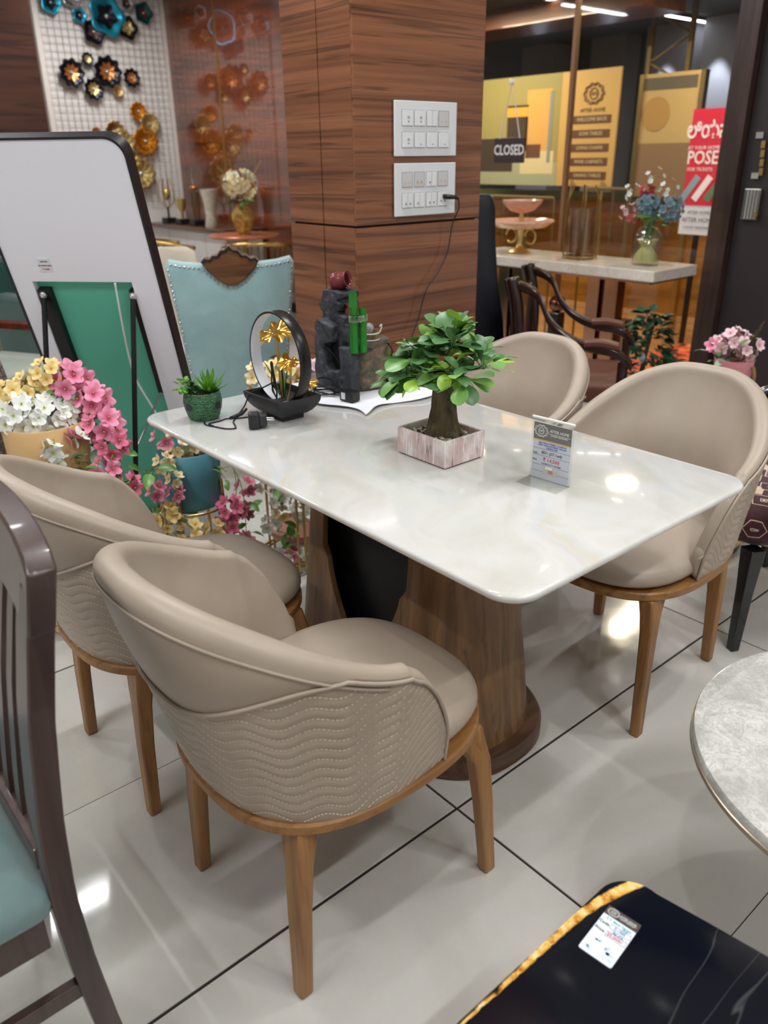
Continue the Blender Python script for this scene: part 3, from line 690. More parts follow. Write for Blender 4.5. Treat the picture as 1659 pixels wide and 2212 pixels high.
spike = leaf_mesh('spike_leaf', 0.07, 0.017, leafmat('agave_green', C(66, 128, 30), C(104, 160, 48)), 0.5, -0.12, 0.55, 0.02)
for i in range(22):
    a = i*2.4; el = 0.35+1.1*(i/22)
    place_leaf(spike, sp, (0.006, -0.02, 0.072), a, el, 0, rnd.uniform(0.75, 1.1), 'spike_leaf')
petal = leaf_mesh('rosette_leaf', 0.017, 0.012, leafmat('echeveria_green', C(38, 84, 46), C(84, 128, 84)), 0.5, 0.15, 1.3, 0.1, 6, 3)
for j, (x, y, z) in enumerate([(-0.02, 0.01, 0.086), (-0.006, 0.024, 0.093), (-0.03, 0.026, 0.08)]):
    for i in range(18): place_leaf(petal, sp, (x, y, z-0.0006*i+0.004), i*2.4, 1.25-0.065*i, 0, 0.7+0.035*i, 'rosette_leaf')
rl = MB(); rl.lathe([(0.0005, 0.001), (0.008, 0.0), (0.0095, 0.0012), (0.0005, 0.0018)], n=14, cap0=False, cap1=False); rlm = rl.mesh('round_leaf', leafmat('peperomia_green', C(92, 160, 52), C(128, 190, 88)), 180)
for i in range(13):
    a = 1.2+rnd.uniform(-0.9, 1.5); d = rnd.uniform(0.03, 0.06); p = Vector((-0.018+math.cos(a)*d*0.6, 0.012+math.sin(a)*d, rnd.uniform(0.085, 0.122)))
    inst(rlm, 'round_leaf', sp, Matrix.Translation(p) @ Matrix.Rotation(rnd.uniform(-0.9, 0.9), 4, 'X') @ Matrix.Rotation(rnd.uniform(-0.9, 0.9), 4, 'Y') @ Matrix.Scale(rnd.uniform(0.8, 1.25), 4))
    MB().tube(spline([(-0.015, 0.012, 0.07), (p.x*0.6, p.y*0.6, 0.085), p], 4), 0.0009, 4).build('stalk', lm_m, sp)
# ---- ring lamp with a golden lotus in a black boat-shaped bowl
rl_ = thing('ring_lamp_ornament', 'black ring lamp ornament with golden lotus standing in a square black bowl', 'ornament', (1.184, 1.836, TZ))
m = MB(); secs = []
for z, hx, hy in [(0.0, 0.036, 0.049), (0.013, 0.037, 0.05)]: secs.append([(-hx, -hy, z), (hx, -hy, z), (hx, hy, z), (-hx, hy, z)])
for z, hx, hy in [(0.0132, 0.042, 0.056), (0.022, 0.053, 0.068), (0.036, 0.063, 0.08), (0.052, 0.069, 0.088), (0.068, 0.071, 0.0915), (0.0682, 0.066, 0.0865), (0.05, 0.062, 0.082), (0.046, 0.0, 0.0)]:
    secs.append([(-hx-1e-5, -hy-1e-5, z), (hx+1e-5, -hy-1e-5, z), (hx+1e-5, hy+1e-5, z), (-hx-1e-5, hy+1e-5, z)])
m.loft(secs); m.build('bowl', M('black_bowl', C(30, 30, 34), 0.45), rl_, 25)
RC = Vector((0, 0, 0.166)); R0 = 0.1275
m = MB(); prof = [(R0, -0.017), (R0, 0.017), (R0-0.0075, 0.0168), (R0-0.0075, 0.0150)]
def ringm(prof_, mat, name):
    m = MB(); N = 96
    m.grid(lambda u, v: Vector((prof_[int(round(v*(len(prof_)-1)))][1], prof_[int(round(v*(len(prof_)-1)))][0]*math.cos(2*PI*u), prof_[int(round(v*(len(prof_)-1)))][0]*math.sin(2*PI*u)))+RC, N, len(prof_), cu=True)
    m.build(name, mat, rl_, 40)
ringm([(R0-0.006, -0.0165), (R0-0.001, -0.0172), (R0, -0.016), (R0, 0.016), (R0-0.001, 0.0172), (R0-0.006, 0.0165)], M('black_ring', C(20, 20, 22), 0.3), 'ring')
ringm([(R0-0.006, 0.0165), (R0-0.0065, 0.015), (R0-0.0068, 0.0), (R0-0.0065, -0.015), (R0-0.006, -0.0165)], M('white_diffuser', C(214, 218, 226), 0.4), 'diffuser')
def lotus(pos, r, tilt, az):
    m = MB()
    def f(u, v):
        a = 2*PI*u; rr = r*v*(1+0.13*math.sin(5*a)*v+0.05*math.sin(11*a)); z = -0.3*r*v**1.5+0.16*r*math.sin(9*a)*v*v+0.22*r*math.sin(2*a+0.5)*v*v+0.2*r*v
        return Vector((rr*math.cos(a), rr*math.sin(a), z))
    m.grid(f, 64, 7, cu=True); o = m.build('lotus_leaf', mt_gleaf, rl_, 35)
    o.matrix_local = Matrix.Translation(pos) @ Matrix.Rotation(az, 4, 'Z') @ Matrix.Rotation(tilt, 4, 'Y'); return o
mt_gleaf = M('polished_gold_leaf', C(222, 178, 84), 0.22, 1.0)
lotus(Vector((0.0, 0.012, 0.235)), 0.05, -0.4, 0.3); lotus(Vector((0.002, -0.052, 0.165)), 0.036, -0.25, 1.2); lotus(Vector((0.03, -0.085, 0.112)), 0.03, -0.3, 2.0)
MB().tube(spline([(0, 0.0, 0.05), (0.002, 0.006, 0.13), (0, 0.012, 0.23)], 8), 0.0042, 8).build('lotus_stem', mt_gold, rl_, 180)
MB().tube(spline([(0.004, -0.02, 0.05), (0.004, -0.04, 0.1), (0.002, -0.052, 0.16)], 8), 0.003, 8).build('lotus_stem', mt_gold, rl_, 180)
MB().tube(spline([(0.01, -0.03, 0.05), (0.02, -0.06, 0.08), (0.03, -0.085, 0.11)], 8), 0.0025, 8).build('lotus_stem', mt_gold, rl_, 180)
k = NT('striped_blade'); tc = k.n('ShaderNodeTexCoord'); sp_ = k.n('ShaderNodeSeparateXYZ', Vector=tc.outputs['Object']); ab = k.n('ShaderNodeMath', {'operation': 'ABSOLUTE'}, i0=sp_.outputs[1])
k.P(Base_Color=k.ramp(k.n('ShaderNodeMath', {'operation': 'MULTIPLY'}, i0=ab.outputs[0], i1=90.0), [(0.08, C(14, 36, 14)), (0.35, C(28, 84, 26)), (0.7, C(96, 160, 42)), (0.95, C(178, 186, 92))]), Roughness=0.35)
blade = leaf_mesh('blade_leaf', 0.125, 0.021, k.m, 0.35, 0.05, 0.8, 0.02, 12, 5)
place_leaf(blade, rl_, (-0.004, 0.004, 0.05), 1.75, 0.98, 0.7, 1.0, 'blade_leaf'); place_leaf(blade, rl_, (0.0, -0.018, 0.05), -1.3, 1.32, 0.6, 1.05, 'blade_leaf'); place_leaf(blade, rl_, (0.004, -0.006, 0.05), 1.2, 1.3, -0.3, 0.75, 'blade_leaf')
m = MB(); m.tube([(-0.012, 0.012, 0.166), (0.0, 0.034, 0.164)], [0.003, 0.0015], 6); m.box((-0.008, 0.016, 0.168), (0.03, 0.006, 0.0012), 0.3); m.box((-0.004, 0.025, 0.167), (0.024, 0.005, 0.0012), 0.5)
m.build('dragonfly', M('copper_dragonfly', C(140, 62, 48), 0.3, 0.7), rl_)
m = MB(); m.tube([(0.05, -0.06, 0.045), (0.05, -0.06, 0.085)], 0.002, 6); m.lathe([(0.009, 0.0), (0.007, 0.012), (0.001, 0.02)], (0.05, -0.06, 0.082), 12); m.build('copper_bud', M('copper', C(212, 140, 104), 0.25, 1.0), rl_, 60)
# looped cord hanging in the ring
m = MB(); m.tube(spline([(-0.022, -0.004, 0.06), (-0.024, 0.010, 0.078), (-0.022, 0.002, 0.105), (-0.022, 0.012, 0.15), (-0.022, 0.004, 0.152), (-0.022, 0.002, 0.1), (-0.024, -0.012, 0.075), (-0.022, -0.006, 0.056)], 8, True), 0.0022, 6, closed=True)
m.tube(spline([(-0.02, 0.0, 0.058), (-0.023, 0.012, 0.09), (-0.021, 0.01, 0.145), (-0.023, 0.005, 0.15), (-0.02, -0.006, 0.085), (-0.02, -0.002, 0.06)], 8), 0.0021, 6)
m.build('looped_cord', mt_black, rl_, 180)
# lead with inline switch
ZT = TZ+0.0024
m = MB(); m.tube(spline([(1.160, 1.840, 0.86), (1.14, 1.868, 0.842), (1.118, 1.895, 0.826), (1.095, 1.898, 0.79), (1.068, 1.905, ZT+0.002), (1.045, 1.915, ZT), (1.02, 1.908, ZT), (0.985, 1.905, ZT), (0.985, 1.88, ZT)], 8), 0.0021, 6)
m.tube(spline([(1.072, 1.906, ZT), (1.045, 1.876, ZT), (1.03, 1.84, ZT), (1.018, 1.822, ZT), (0.998, 1.835, ZT), (0.985, 1.87, ZT), (0.975, 1.905, ZT), (0.985, 1.93, ZT)], 8), 0.0021, 6)
m.tube(spline([(1.068, 1.898, ZT), (1.10, 1.885, ZT), (1.13, 1.868, ZT), (1.145, 1.84, ZT), (1.12, 1.82, ZT), (1.092, 1.806, TZ+0.014)], 8), 0.0019, 6)
m.build('lead', mt_black, rl_, 180, loc=(-1.184, -1.836, -TZ))
MB().tube([(1.052, 1.909, ZT+0.002), (1.066, 1.9025, ZT+0.004), (1.085, 1.894, ZT+0.012), (1.1, 1.89, ZT+0.024)], [0.003, 0.0058, 0.0058, 0.003], 8).build('inline_plug', mt_black, rl_, 180, loc=(-1.184, -1.836, -TZ))
# power adapter
ad = thing('power_adapter', 'black wall-plug power adapter with two pins lying on the table', 'adapter', (1.068, 1.79, TZ), -0.52)
MB().bb(-0.022, 0.008, -0.019, 0.019, 0.0, 0.044).build('body', M('adapter_black', C(34, 36, 40), 0.4), ad, bevel=0.006, seg=3)
MB().bb(0.008, 0.028, -0.0155, 0.0155, 0.008, 0.038).build('plug_face', M('adapter_grey', C(46, 48, 52), 0.45), ad, bevel=0.002)
for y in (-0.009, 0.009):
    MB().cyl((0.028, y, 0.023), (0.047, y, 0.023), 0.0021, n=10).build('pin', mt_chrome, ad, 60)
# ---- cloth under the fountain
cm = MB(); pts = []
def cloth(u, v):
    x = 1.33+0.33*u; y = 1.70+0.385*v
    x += 0.025*math.sin(5*v+1)*(1-u)+0.012*math.sin(11*v); y += 0.02*math.sin(6*u)*(1-v)-0.03*(1-v)*math.exp(-((u-0.02)/0.2)**2)
    e = min(u, 1-u, v, 1-v)
    z = TZ+0.0022+0.004*(1-sm(0, 0.14, e))*(0.6+0.4*math.sin(9*u+7*v))+0.0014*abs(math.sin(7*u+3*v))
    return Vector((x, y, z))
cm.grid(cloth, 50, 50); o = cm.build('white_cloth', M('white_foam_cloth', C(228, 230, 236), 0.75), None, 180)
md = o.modifiers.new('Solidify', 'SOLIDIFY'); md.thickness = 0.0012; md.offset = 1.0
tag(o, 'white cloth spread under the rock fountain on the table', 'cloth')
# ---- tabletop rock fountain
ft = thing('tabletop_fountain', 'tabletop rock fountain with red jars, green bamboo and wooden tub', 'ornament', (1.435, 1.835, TZ+0.0085))
def rock(name, c1, c2, c3):
    k = NT(name); w = k.co((1, 1, 1)); n = k.noise(w, 28, 6, 0.65, 0.5); n2 = k.noise(w, 120, 4, 0.6)
    k.P(Base_Color=k.mix(0.3, k.ramp(n, [(0.35, c1), (0.58, c2), (0.75, c3)]), n2.outputs['Color'], 'OVERLAY'), Roughness=0.75); k.bump(n, 0.8, 0.006); return k.m
mt_rockd = rock('dark_slate_resin', C(36, 38, 44), C(58, 61, 68), C(112, 116, 122)); mt_rockb = rock('mossy_brown_resin', C(62, 72, 58), C(112, 94, 76), C(160, 126, 104))
rock_tex = bpy.data.textures.new('rock_clouds', 'CLOUDS'); rock_tex.noise_scale = 0.03; rock_tex.noise_depth = 3
def rough(o, v=0.0032, amp=0.011):
    md = o.modifiers.new('Remesh', 'REMESH'); md.mode = 'VOXEL'; md.voxel_size = v; md.use_smooth_shade = True
    md = o.modifiers.new('Displace', 'DISPLACE'); md.texture = rock_tex; md.strength = amp; md.mid_level = 0.5; md.texture_coords = 'LOCAL'
    return o
# side profile in the y-z plane (rear slab), extruded along x
def slab(name, poly, x0, x1, mat, bev=0.006, jit=0.0):
    m = MB(); n = len(poly)
    a = [(x0+rnd.uniform(-jit, jit), y, z) for y, z in poly]; b = [(x1+rnd.uniform(-jit, jit), y, z) for y, z in poly]
    m.loft([a, b]); return rough(m.build(name, mat, ft, 180))
slab('rock_back', [(0.075, 0), (0.19, 0), (0.192, 0.06), (0.196, 0.13), (0.212, 0.155), (0.205, 0.16), (0.19, 0.15), (0.188, 0.2), (0.183, 0.225), (0.2, 0.23), (0.202, 0.25), (0.188, 0.255), (0.184, 0.285), (0.178, 0.293), (0.12, 0.293), (0.098, 0.288), (0.1, 0.272), (0.115, 0.266), (0.112, 0.262), (0.098, 0.26), (0.102, 0.236), (0.118, 0.235), (0.112, 0.228), (0.09, 0.226), (0.085, 0.205), (0.075, 0.2), (0.075, 0.17)], 0.035, 0.115, mt_rockd)
slab('rock_panel', [(0.008, 0), (0.1, 0.0), (0.188, 0), (0.185, 0.13), (0.178, 0.2), (0.17, 0.21), (0.1, 0.195), (0.095, 0.15), (0.135, 0.138), (0.142, 0.12), (0.13, 0.075), (0.115, 0.058), (0.062, 0.062), (0.058, 0.1), (0.062, 0.14), (0.02, 0.14), (0.008, 0.12)], 0.0, 0.036, mt_rockd, 0.005)
MB().bb(0.03, 0.036, 0.055, 0.145, 0.05, 0.15).build('pump_recess', mt_black, ft)
slab('rock_ledge', [(0.06, 0.085), (0.1, 0.085), (0.1, 0.228), (0.075, 0.222), (0.07, 0.2), (0.045, 0.205), (0.04, 0.16), (0.02, 0.14), (0.02, 0.12)], 0.03, 0.1, mt_rockd)
m = MB()
m.loft([[(x*f+ox, y*f+oy, z) for x, y in superell(0.083, 0.075, 2.6, 28, 0.12, 0.09)] for z, f, ox, oy in [(0, 1.02, 0, 0), (0.05, 1.0, 0.0, 0), (0.085, 0.98, 0.0, 0.0), (0.1, 0.88, 0.004, 0.01), (0.128, 0.9, 0.01, 0.006), (0.132, 0.84, 0.012, 0.012)]])
rough(m.build('rock_base', mt_rockb, ft, 50))
m = MB(); m.loft([[(x*f+0.115, y*f+0.05, z) for x, y in superell(0.062, 0.045, 2.4, 24)] for z, f in [(0.118, 0.45), (0.13, 0.75), (0.142, 0.98), (0.148, 1.0), (0.151, 0.9), (0.146, 0.7)]]); rough(m.build('rock_shelf', mt_rockb, ft, 50), 0.0025, 0.006)
def jar(prof, M4, mat, name='jar'):
    o = MB().lathe(prof, n=28, cap1=False).build(name, mat, ft, 60); o.matrix_local = M4
mt_red = M('oxblood_glaze', C(112, 40, 42), 0.3, 0, 0.3)
J = [(0.016, -0.035), (0.024, -0.03), (0.0275, -0.012), (0.026, 0.004), (0.021, 0.014), (0.022, 0.017), (0.0255, 0.022), (0.025, 0.025), (0.02, 0.023), (0.018, 0.012), (0.02, -0.01), (0.001, -0.026)]
jar(J, Matrix.Translation((0.075, 0.135, 0.3195)) @ Matrix.Rotation(-1.15, 4, 'Z') @ Matrix.Rotation(1.35, 4, 'Y') @ Matrix.Scale(1.0, 4), mt_red)
jar(J, Matrix.Translation((0.07, 0.078, 0.237)) @ Matrix.Scale(0.85, 4), mt_red)
def bamboo(x, y, z0, z1, r, nodes):
    m = MB(); prof = [(r, 0)]
    for q in nodes: prof += [(r*0.98, q-0.006), (r*1.1, q-0.001), (r*1.1, q+0.001), (r*0.97, q+0.005)]
    prof += [(r, z1-z0), (r*0.7, z1-z0-0.004)]
    m.lathe(prof, (x, y, z0), 20); m.v = [(a, b, c+((a-x)*-0.25 if c > z1-0.004 else 0)) for a, b, c in m.v]
    m.build('bamboo_cane', mt_bam, ft, 50)
mt_bam = M('glossy_green_bamboo', C(20, 120, 30), 0.25, 0, 0.3)
bamboo(0.018, 0.008, 0.128, 0.305, 0.0125, [0.135]); bamboo(0.046, 0.0, 0.128, 0.257, 0.0118, [0.02, 0.085])
m = MB()
for i in range(5): m.tube([(0.032+0.0305*math.cos(2*PI*k_/40)*(1), 0.004+0.0165*math.sin(2*PI*k_/40), 0.222+i*0.0034+0.001*math.sin(k_*2.1+i)) for k_ in range(40)], 0.0023, 5, closed=True)
m.build('rope_binding', rock('speckled_rope', C(40, 60, 40), C(150, 180, 140), C(214, 226, 200)), ft)
m = MB(); m.lathe([(0.026, 0), (0.028, 0.012), (0.0285, 0.028), (0.025, 0.028), (0.024, 0.02), (0.001, 0.018)], (0.1, 0.035, 0.15), 28, cap1=False)
m.build('wooden_tub', wood('tub_wood', C(84, 66, 34), C(124, 100, 58), C(140, 116, 70), 'z', 4, 0.6, 0, 0.5, 0.1), ft, 50)
m = MB()
for z in (0.154, 0.173): m.tube([(0.1+0.0288*math.cos(2*PI*i/32), 0.035+0.0288*math.sin(2*PI*i/32), z) for i in range(32)], 0.0018, 5, closed=True)
m.tube(spline([(0.128, 0.02, 0.172), (0.133, 0.018, 0.186), (0.131, 0.015, 0.196), (0.126, 0.018, 0.19)], 4), 0.0022, 5)
m.build('tub_band', M('white_rope', C(214, 214, 208), 0.6), ft)
MB().ball((0.098, 0.036, 0.186), 0.0165, 20).build('glass_ball', M('crackle_glass', C(220, 226, 232), 0.1, 0, 0, trans=0.7, ior=1.4), ft, 180)
m = MB(); m.tube(spline([(0.034, 0.19, 0.16), (0.0, 0.165, 0.14), (0.01, 0.12, 0.12), (0.024, 0.08, 0.075)], 8), 0.0018, 5); m.build('pump_wire', mt_black, ft)
moss = leaf_mesh('moss_leaf', 0.016, 0.006, lm_m, 0.3, 0.1, 1.0, 0.1, 5, 3)
for i in range(14): place_leaf(moss, ft, (0.165+rnd.uniform(-0.008, 0.008), 0.03+rnd.uniform(-0.008, 0.008), 0.1), i*0.9, rnd.uniform(0.2, 1.2), 0, 1, 'moss_leaf')
MB().tube([(0.17+0.0*math.cos(2*PI*i/28)-0.002, 0.03+0.022*math.cos(2*PI*i/28), 0.108+0.022*math.sin(2*PI*i/28)) for i in range(28)], 0.003, 6, closed=True).build('hose_loop', mt_black, ft, 180)
# coil of cable and transformer beside the fountain
m = MB()
for k_, (rx, ry, a, h_) in enumerate([(0.055, 0.022, 0.5, 0.02), (0.05, 0.028, 1.0, 0.03), (0.06, 0.02, 0.2, 0.012), (0.045, 0.03, 1.4, 0.038)]):
    P = [Vector((rx*math.cos(2*PI*i/36), ry*math.sin(2*PI*i/36), 0.004+h_*max(0, math.sin(2*PI*i/36+k_)))) for i in range(36)]
    R = Matrix.Rotation(a+1.6, 3, 'Z'); m.tube([R @ p for p in P], 0.0026, 6, closed=True)
m.build('cable_coil', mt_black, ft, 180, loc=(-0.03, 0.085, -0.001))
m = MB(); m.tube([(-0.004, -0.04, 0.02), (-0.004, 0.04, 0.02)], 0.005, 8); m.build('cable_tie', mt_black, ft, loc=(-0.03, 0.085, -0.001))
tr = thing('transformer_plug', 'black transformer block with a white label at the fountain foot', 'adapter', (1.405, 1.81, TZ+0.007), 0.15)
MB().bb(-0.018, 0.018, -0.026, 0.026, 0, 0.03).build('body', mt_black, tr, bevel=0.003)
MB().bb(-0.0186, -0.018, 0.002, 0.018, 0.006, 0.026).build('label_sticker', M('sticker_white', C(220, 224, 224), 0.4), tr)
# ---- switch plates, plug and its wire on the column
mt_plate = M('white_switch_plate', C(224, 228, 232), 0.25); mt_mod = M('switch_module', C(232, 235, 238), 0.3); mt_modg = M('switch_module_grey', C(206, 206, 208), 0.35); mt_gap = M('module_gap', C(120, 120, 128), 0.6)
def plate(z0, z1, label, kinds):
    y = CY0; t = thing('switch_plate', label, 'switch plate', (2.1705, y, (z0+z1)/2), 0, 'switch plates on the column'); hw = 0.1525; hh = (z1-z0)/2
    MB().bb(-hw+0.004, hw-0.004, -0.006, 0, -hh+0.002, hh-0.002).build('back_box', M('plate_backing', C(70, 64, 62), 0.5), t)
    MB().bb(-hw, hw, -0.013, -0.006, -hh, hh).build('front_plate', mt_plate, t, bevel=0.002)
    for i, kd in enumerate(kinds):
        cx = -0.094+0.0595*(i % 4); cz = 0.034 if i < 4 else -0.036; gr = kd in 'gbr'
        fr = MB().bb(cx-0.0262, cx+0.0262, -0.0136, -0.013, cz-0.0262, cz+0.0262).build('module_frame', mt_gap, t)
        md_ = MB().bb(cx-0.0245, cx+0.0245, -0.0165 if not gr else -0.0145, -0.0134, cz-0.0245, cz+0.0245)
        o = md_.build('socket' if kd == 'p' else 'switch', mt_modg if gr else mt_mod, t, bevel=0.0008, seg=1)
        def mk(x, z, s, mt, n_='marking'): MB().box((cx+x, -0.0172 if not gr else -0.0152, cz+z), (s[0], 0.0006, s[1])).build(n_, mt, o)
        ik = mt_ink
        if kd == 'f':
            mk(0.003, 0.002, (0.01, 0.008), M('marking_grey', C(170, 172, 176), 0.5)); mk(0.003, -0.011, (0.006, 0.0025), ik)
        if kd == 's': mk(0.003, -0.014, (0.006, 0.0022), ik)
        if kd == 'd': MB().bb(cx-0.0004, cx+0.0004, -0.0169, -0.0164, cz-0.024, cz+0.024).build('split_line', mt_gap, o)
        if kd in 'xyz':
            MB().bb(cx-0.0004, cx+0.0004, -0.0169, -0.0164, cz-0.024, cz+0.024).build('split_line', mt_gap, o)
            for q in {'x': (-0.009, 0.012), 'y': (-0.009,), 'z': (-0.009, 0.012)}[kd]:
                mm = MB(); mm.box((cx+q, -0.0172, cz-0.011), (0.009, 0.0006, 0.0016), 0, 0, 0.8); mm.box((cx+q, -0.0172, cz-0.011), (0.009, 0.0006, 0.0016), 0, 0, -0.8); mm.build('fan_symbol', ik, o)
        if kd == 'g':
            for q in (-0.009, 0.01): mk(q, -0.009, (0.009, 0.0018), M('marking_tan', C(196, 178, 150), 0.5))
        if kd == 'b':
            for q in (-0.009, 0.01): mk(q, -0.009, (0.0055, 0.009), M('bulb_yellow', C(176, 156, 60), 0.5), 'bulb_symbol')
        if kd == 'r':
            for q in (-0.009, 0.01): mk(q, -0.008, (0.0018, 0.011), M('marking_pink', C(214, 160, 156), 0.5))
        if kd == 'p':
            for x, z in ((0.0, 0.013), (-0.009, -0.007), (0.009, -0.007)): mk(x, z, (0.004, 0.005), mt_black, 'socket_hole')
    return t
plate(1.431, 1.608, 'upper white switch plate on the panelled column', 'ffdgfsss'); plate(1.230, 1.408, 'lower white switch plate with a plug in its socket', 'gbyrxyzp')
pl = thing('plugged_wire', 'black plug and thin wire hanging from the lower switch plate', 'cord', (2.265, CY0-0.0175, 1.288))
MB().tube([(-0.004, 0, 0.002), (-0.002, -0.02, 0.002), (0.02, -0.036, 0.0), (0.034, -0.038, -0.006)], [0.009, 0.009, 0.007, 0.004], 10).build('plug', mt_black, pl, 180)
MB().tube(spline([(0.034, -0.038, -0.006), (0.038, -0.036, -0.04), (0.03, -0.012, -0.1), (0.01, -0.008, -0.2), (-0.04, -0.008, -0.27), (-0.1, -0.008, -0.33), (-0.14, -0.008, -0.43), (-0.2, -0.02, -0.53), (-0.24, -0.1, -0.515), (-0.32, -0.2, -0.512), (-0.42, -0.3, -0.515), (-0.5, -0.34, -0.514)], 8), 0.0024, 6).build('wire', mt_black, pl, 180)
# ================================================================ surroundings within the shop
# ---- slatted dining chair, front left
def fabric(name, c1, c2, scale=260, rough=0.85, bump=0.4, sheen=0.3):
    k = NT(name); w = k.co((1, 1, 1)); n = k.n('ShaderNodeTexWave', {'bands_direction': 'DIAGONAL'}, Vector=w, Scale=scale, Distortion=2.5, Detail=2); n2 = k.noise(w, 5, 3)
    f = k.n('ShaderNodeMath', {'operation': 'MULTIPLY_ADD'}, i0=n2.outputs[0], i1=0.6); k.set(f.inputs[2], k.n('ShaderNodeMath', {'operation': 'MULTIPLY'}, i0=n.outputs[0], i1=0.4).outputs[0])
    k.P(Base_Color=k.ramp(f.outputs[0], [(0.3, c1), (0.75, c2)]), Roughness=rough, Sheen_Weight=sheen); k.bump(n, bump, 0.001); return k.m
mt_espresso = wood('espresso_wood', C(52, 36, 33), C(70, 52, 49), C(82, 62, 58), 'z', 1.0, 0.32, 0.25, 0.25, 0.03)
mt_tealweave = fabric('teal_weave', C(92, 118, 120), C(120, 146, 146))
sc = thing('slatted_chair', 'dark brown slat-back dining chair with teal woven seat at left edge', 'chair', (0.0, 0.0, 0))
PXT = [(0, 0.208), (0.15, 0.19), (0.31, 0.176), (0.45, 0.170), (0.58, 0.176), (0.66, 0.184), (0.75, 0.194), (0.87, 0.215), (0.99, 0.24)]
def px(z):  # x of the back posts against height
    T = PXT
    for (z0_, x0_), (z1_, x1_) in zip(T[:-1], T[1:]):
        if z <= z1_: return x0_+(x1_-x0_)*max(0, (z-z0_))/(z1_-z0_)
    return T[-1][1]
def post(y, zt):
    m = MB(); secs = []
    for i in range(25):
        z = zt*i/24; x = px(z); w = 0.018; d = 0.036
        secs.append([(x-w, y-d/2, z), (x+w, y-d/2, z), (x+w, y+d/2, z), (x-w, y+d/2, z)])
    m.loft(secs); m.build('leg', mt_espresso, sc, 40, bevel=0.003)
post(0.945, 0.945); post(1.40, 0.945)
m = MB(); secs = []
for i in range(17):
    y = 0.926+0.494*i/16; q = (i/8-1); bow = 0.022*(1-q*q); zt = 0.966+0.03*(1-q*q)**0.5; x = px(0.95)+bow
    secs.append([(x-0.033, y, 0.88+0.015*(1-q*q)), (x+0.004, y, 0.88+0.015*(1-q*q)), (x+0.021, y, zt), (x-0.017, y, zt)])
m.loft(secs); m.build('crest_rail', mt_espresso, sc, 40, bevel=0.004)
for k_ in range(7):
    y = 0.995+0.0592*k_; q = (k_-3)/3.5; bow = 0.02*(1-q*q); m = MB(); secs = []
    for i in range(13):
        z = 0.5+0.39*i/12; x = px(z)+bow*(i/12)*0.9-0.003
        secs.append([(x-0.008, y-0.012, z), (x+0.005, y-0.012, z), (x+0.005, y+0.012, z), (x-0.008, y+0.012, z)])
    m.loft(secs); m.build('slat', mt_espresso, sc, 40)
MB().bb(0.152, 0.186, 0.963, 1.382, 0.49, 0.53).build('lower_rail', mt_espresso, sc, bevel=0.003)
m = MB(); m.loft([[(x, y, z) for x, y in rrect(-0.31+i_, 0.162-i_, 0.922+i_, 1.43-i_, 0.03)] for z, i_ in [(0.432, 0.02), (0.436, 0.004), (0.455, 0.0), (0.474, 0.006), (0.488, 0.03), (0.495, 0.1), (0.497, 0.18)]])
m.build('seat', mt_tealweave, sc, 60)
MB().bb(-0.30, 0.14, 0.938, 0.962, 0.365, 0.432).build('side_apron', mt_espresso, sc, bevel=0.002)
MB().bb(-0.30, 0.14, 1.388, 1.412, 0.365, 0.432).build('side_apron', mt_espresso, sc, bevel=0.002)
MB().bb(-0.33, -0.30, 0.938, 1.412, 0.365, 0.432).build('front_apron', mt_espresso, sc, bevel=0.002)
for y in (0.945, 1.4): MB().bb(-0.335, -0.297, y-0.018, y+0.018, 0, 0.432).build('leg', mt_espresso, sc, bevel=0.003)
for y in (0.945, 1.4): MB().bb(-0.3, 0.17, y-0.009, y+0.009, 0.235, 0.265).build('stretcher', mt_espresso, sc, bevel=0.002)
# ---- round marble table at the right edge
def marble(name, a, b, c, scale=7):
    k = NT(name); w = k.co((1, 1, 1)); n = k.noise(w, scale, 8, 0.68, 1.4); n2 = k.noise(w, scale*3.3, 6, 0.7, 2.2)
    k.P(Base_Color=k.mix(k.ramp(n2, [(0.46, (0, 0, 0, 1)), (0.5, (0.75, 0.75, 0.75, 1)), (0.54, (0, 0, 0, 1))]).outputs[0], k.ramp(n, [(0.32, a), (0.52, b), (0.7, c)]), a), Roughness=0.14); return k.m
rt = thing('round_table', 'round grey-white marble table cut off by the right edge', 'table', (1.356, 0.214, 0))
RT = 0.357
MB().lathe([(RT-0.006, 0.452), (RT-0.001, 0.456), (RT, 0.462), (RT, 0.474), (RT-0.002, 0.479), (RT-0.006, 0.48)], n=96).build('marble_top', marble('grey_white_marble', C(158, 158, 152), C(196, 196, 192), C(216, 216, 213)), rt, 35)
MB().lathe([(RT+0.0005, 0.4515), (RT+0.0025, 0.4525), (RT+0.0025, 0.461), (RT+0.0005, 0.462)], n=96, cap0=False, cap1=False).build('edge_band', M('champagne_band', C(158, 142, 122), 0.3, 0.7), rt, 40)
MB().lathe([(0.1, 0), (0.1, 0.012), (0.03, 0.02), (0.024, 0.2), (0.026, 0.43), (0.1, 0.452)], n=40).build('pedestal', mt_blackgloss, rt, 50)
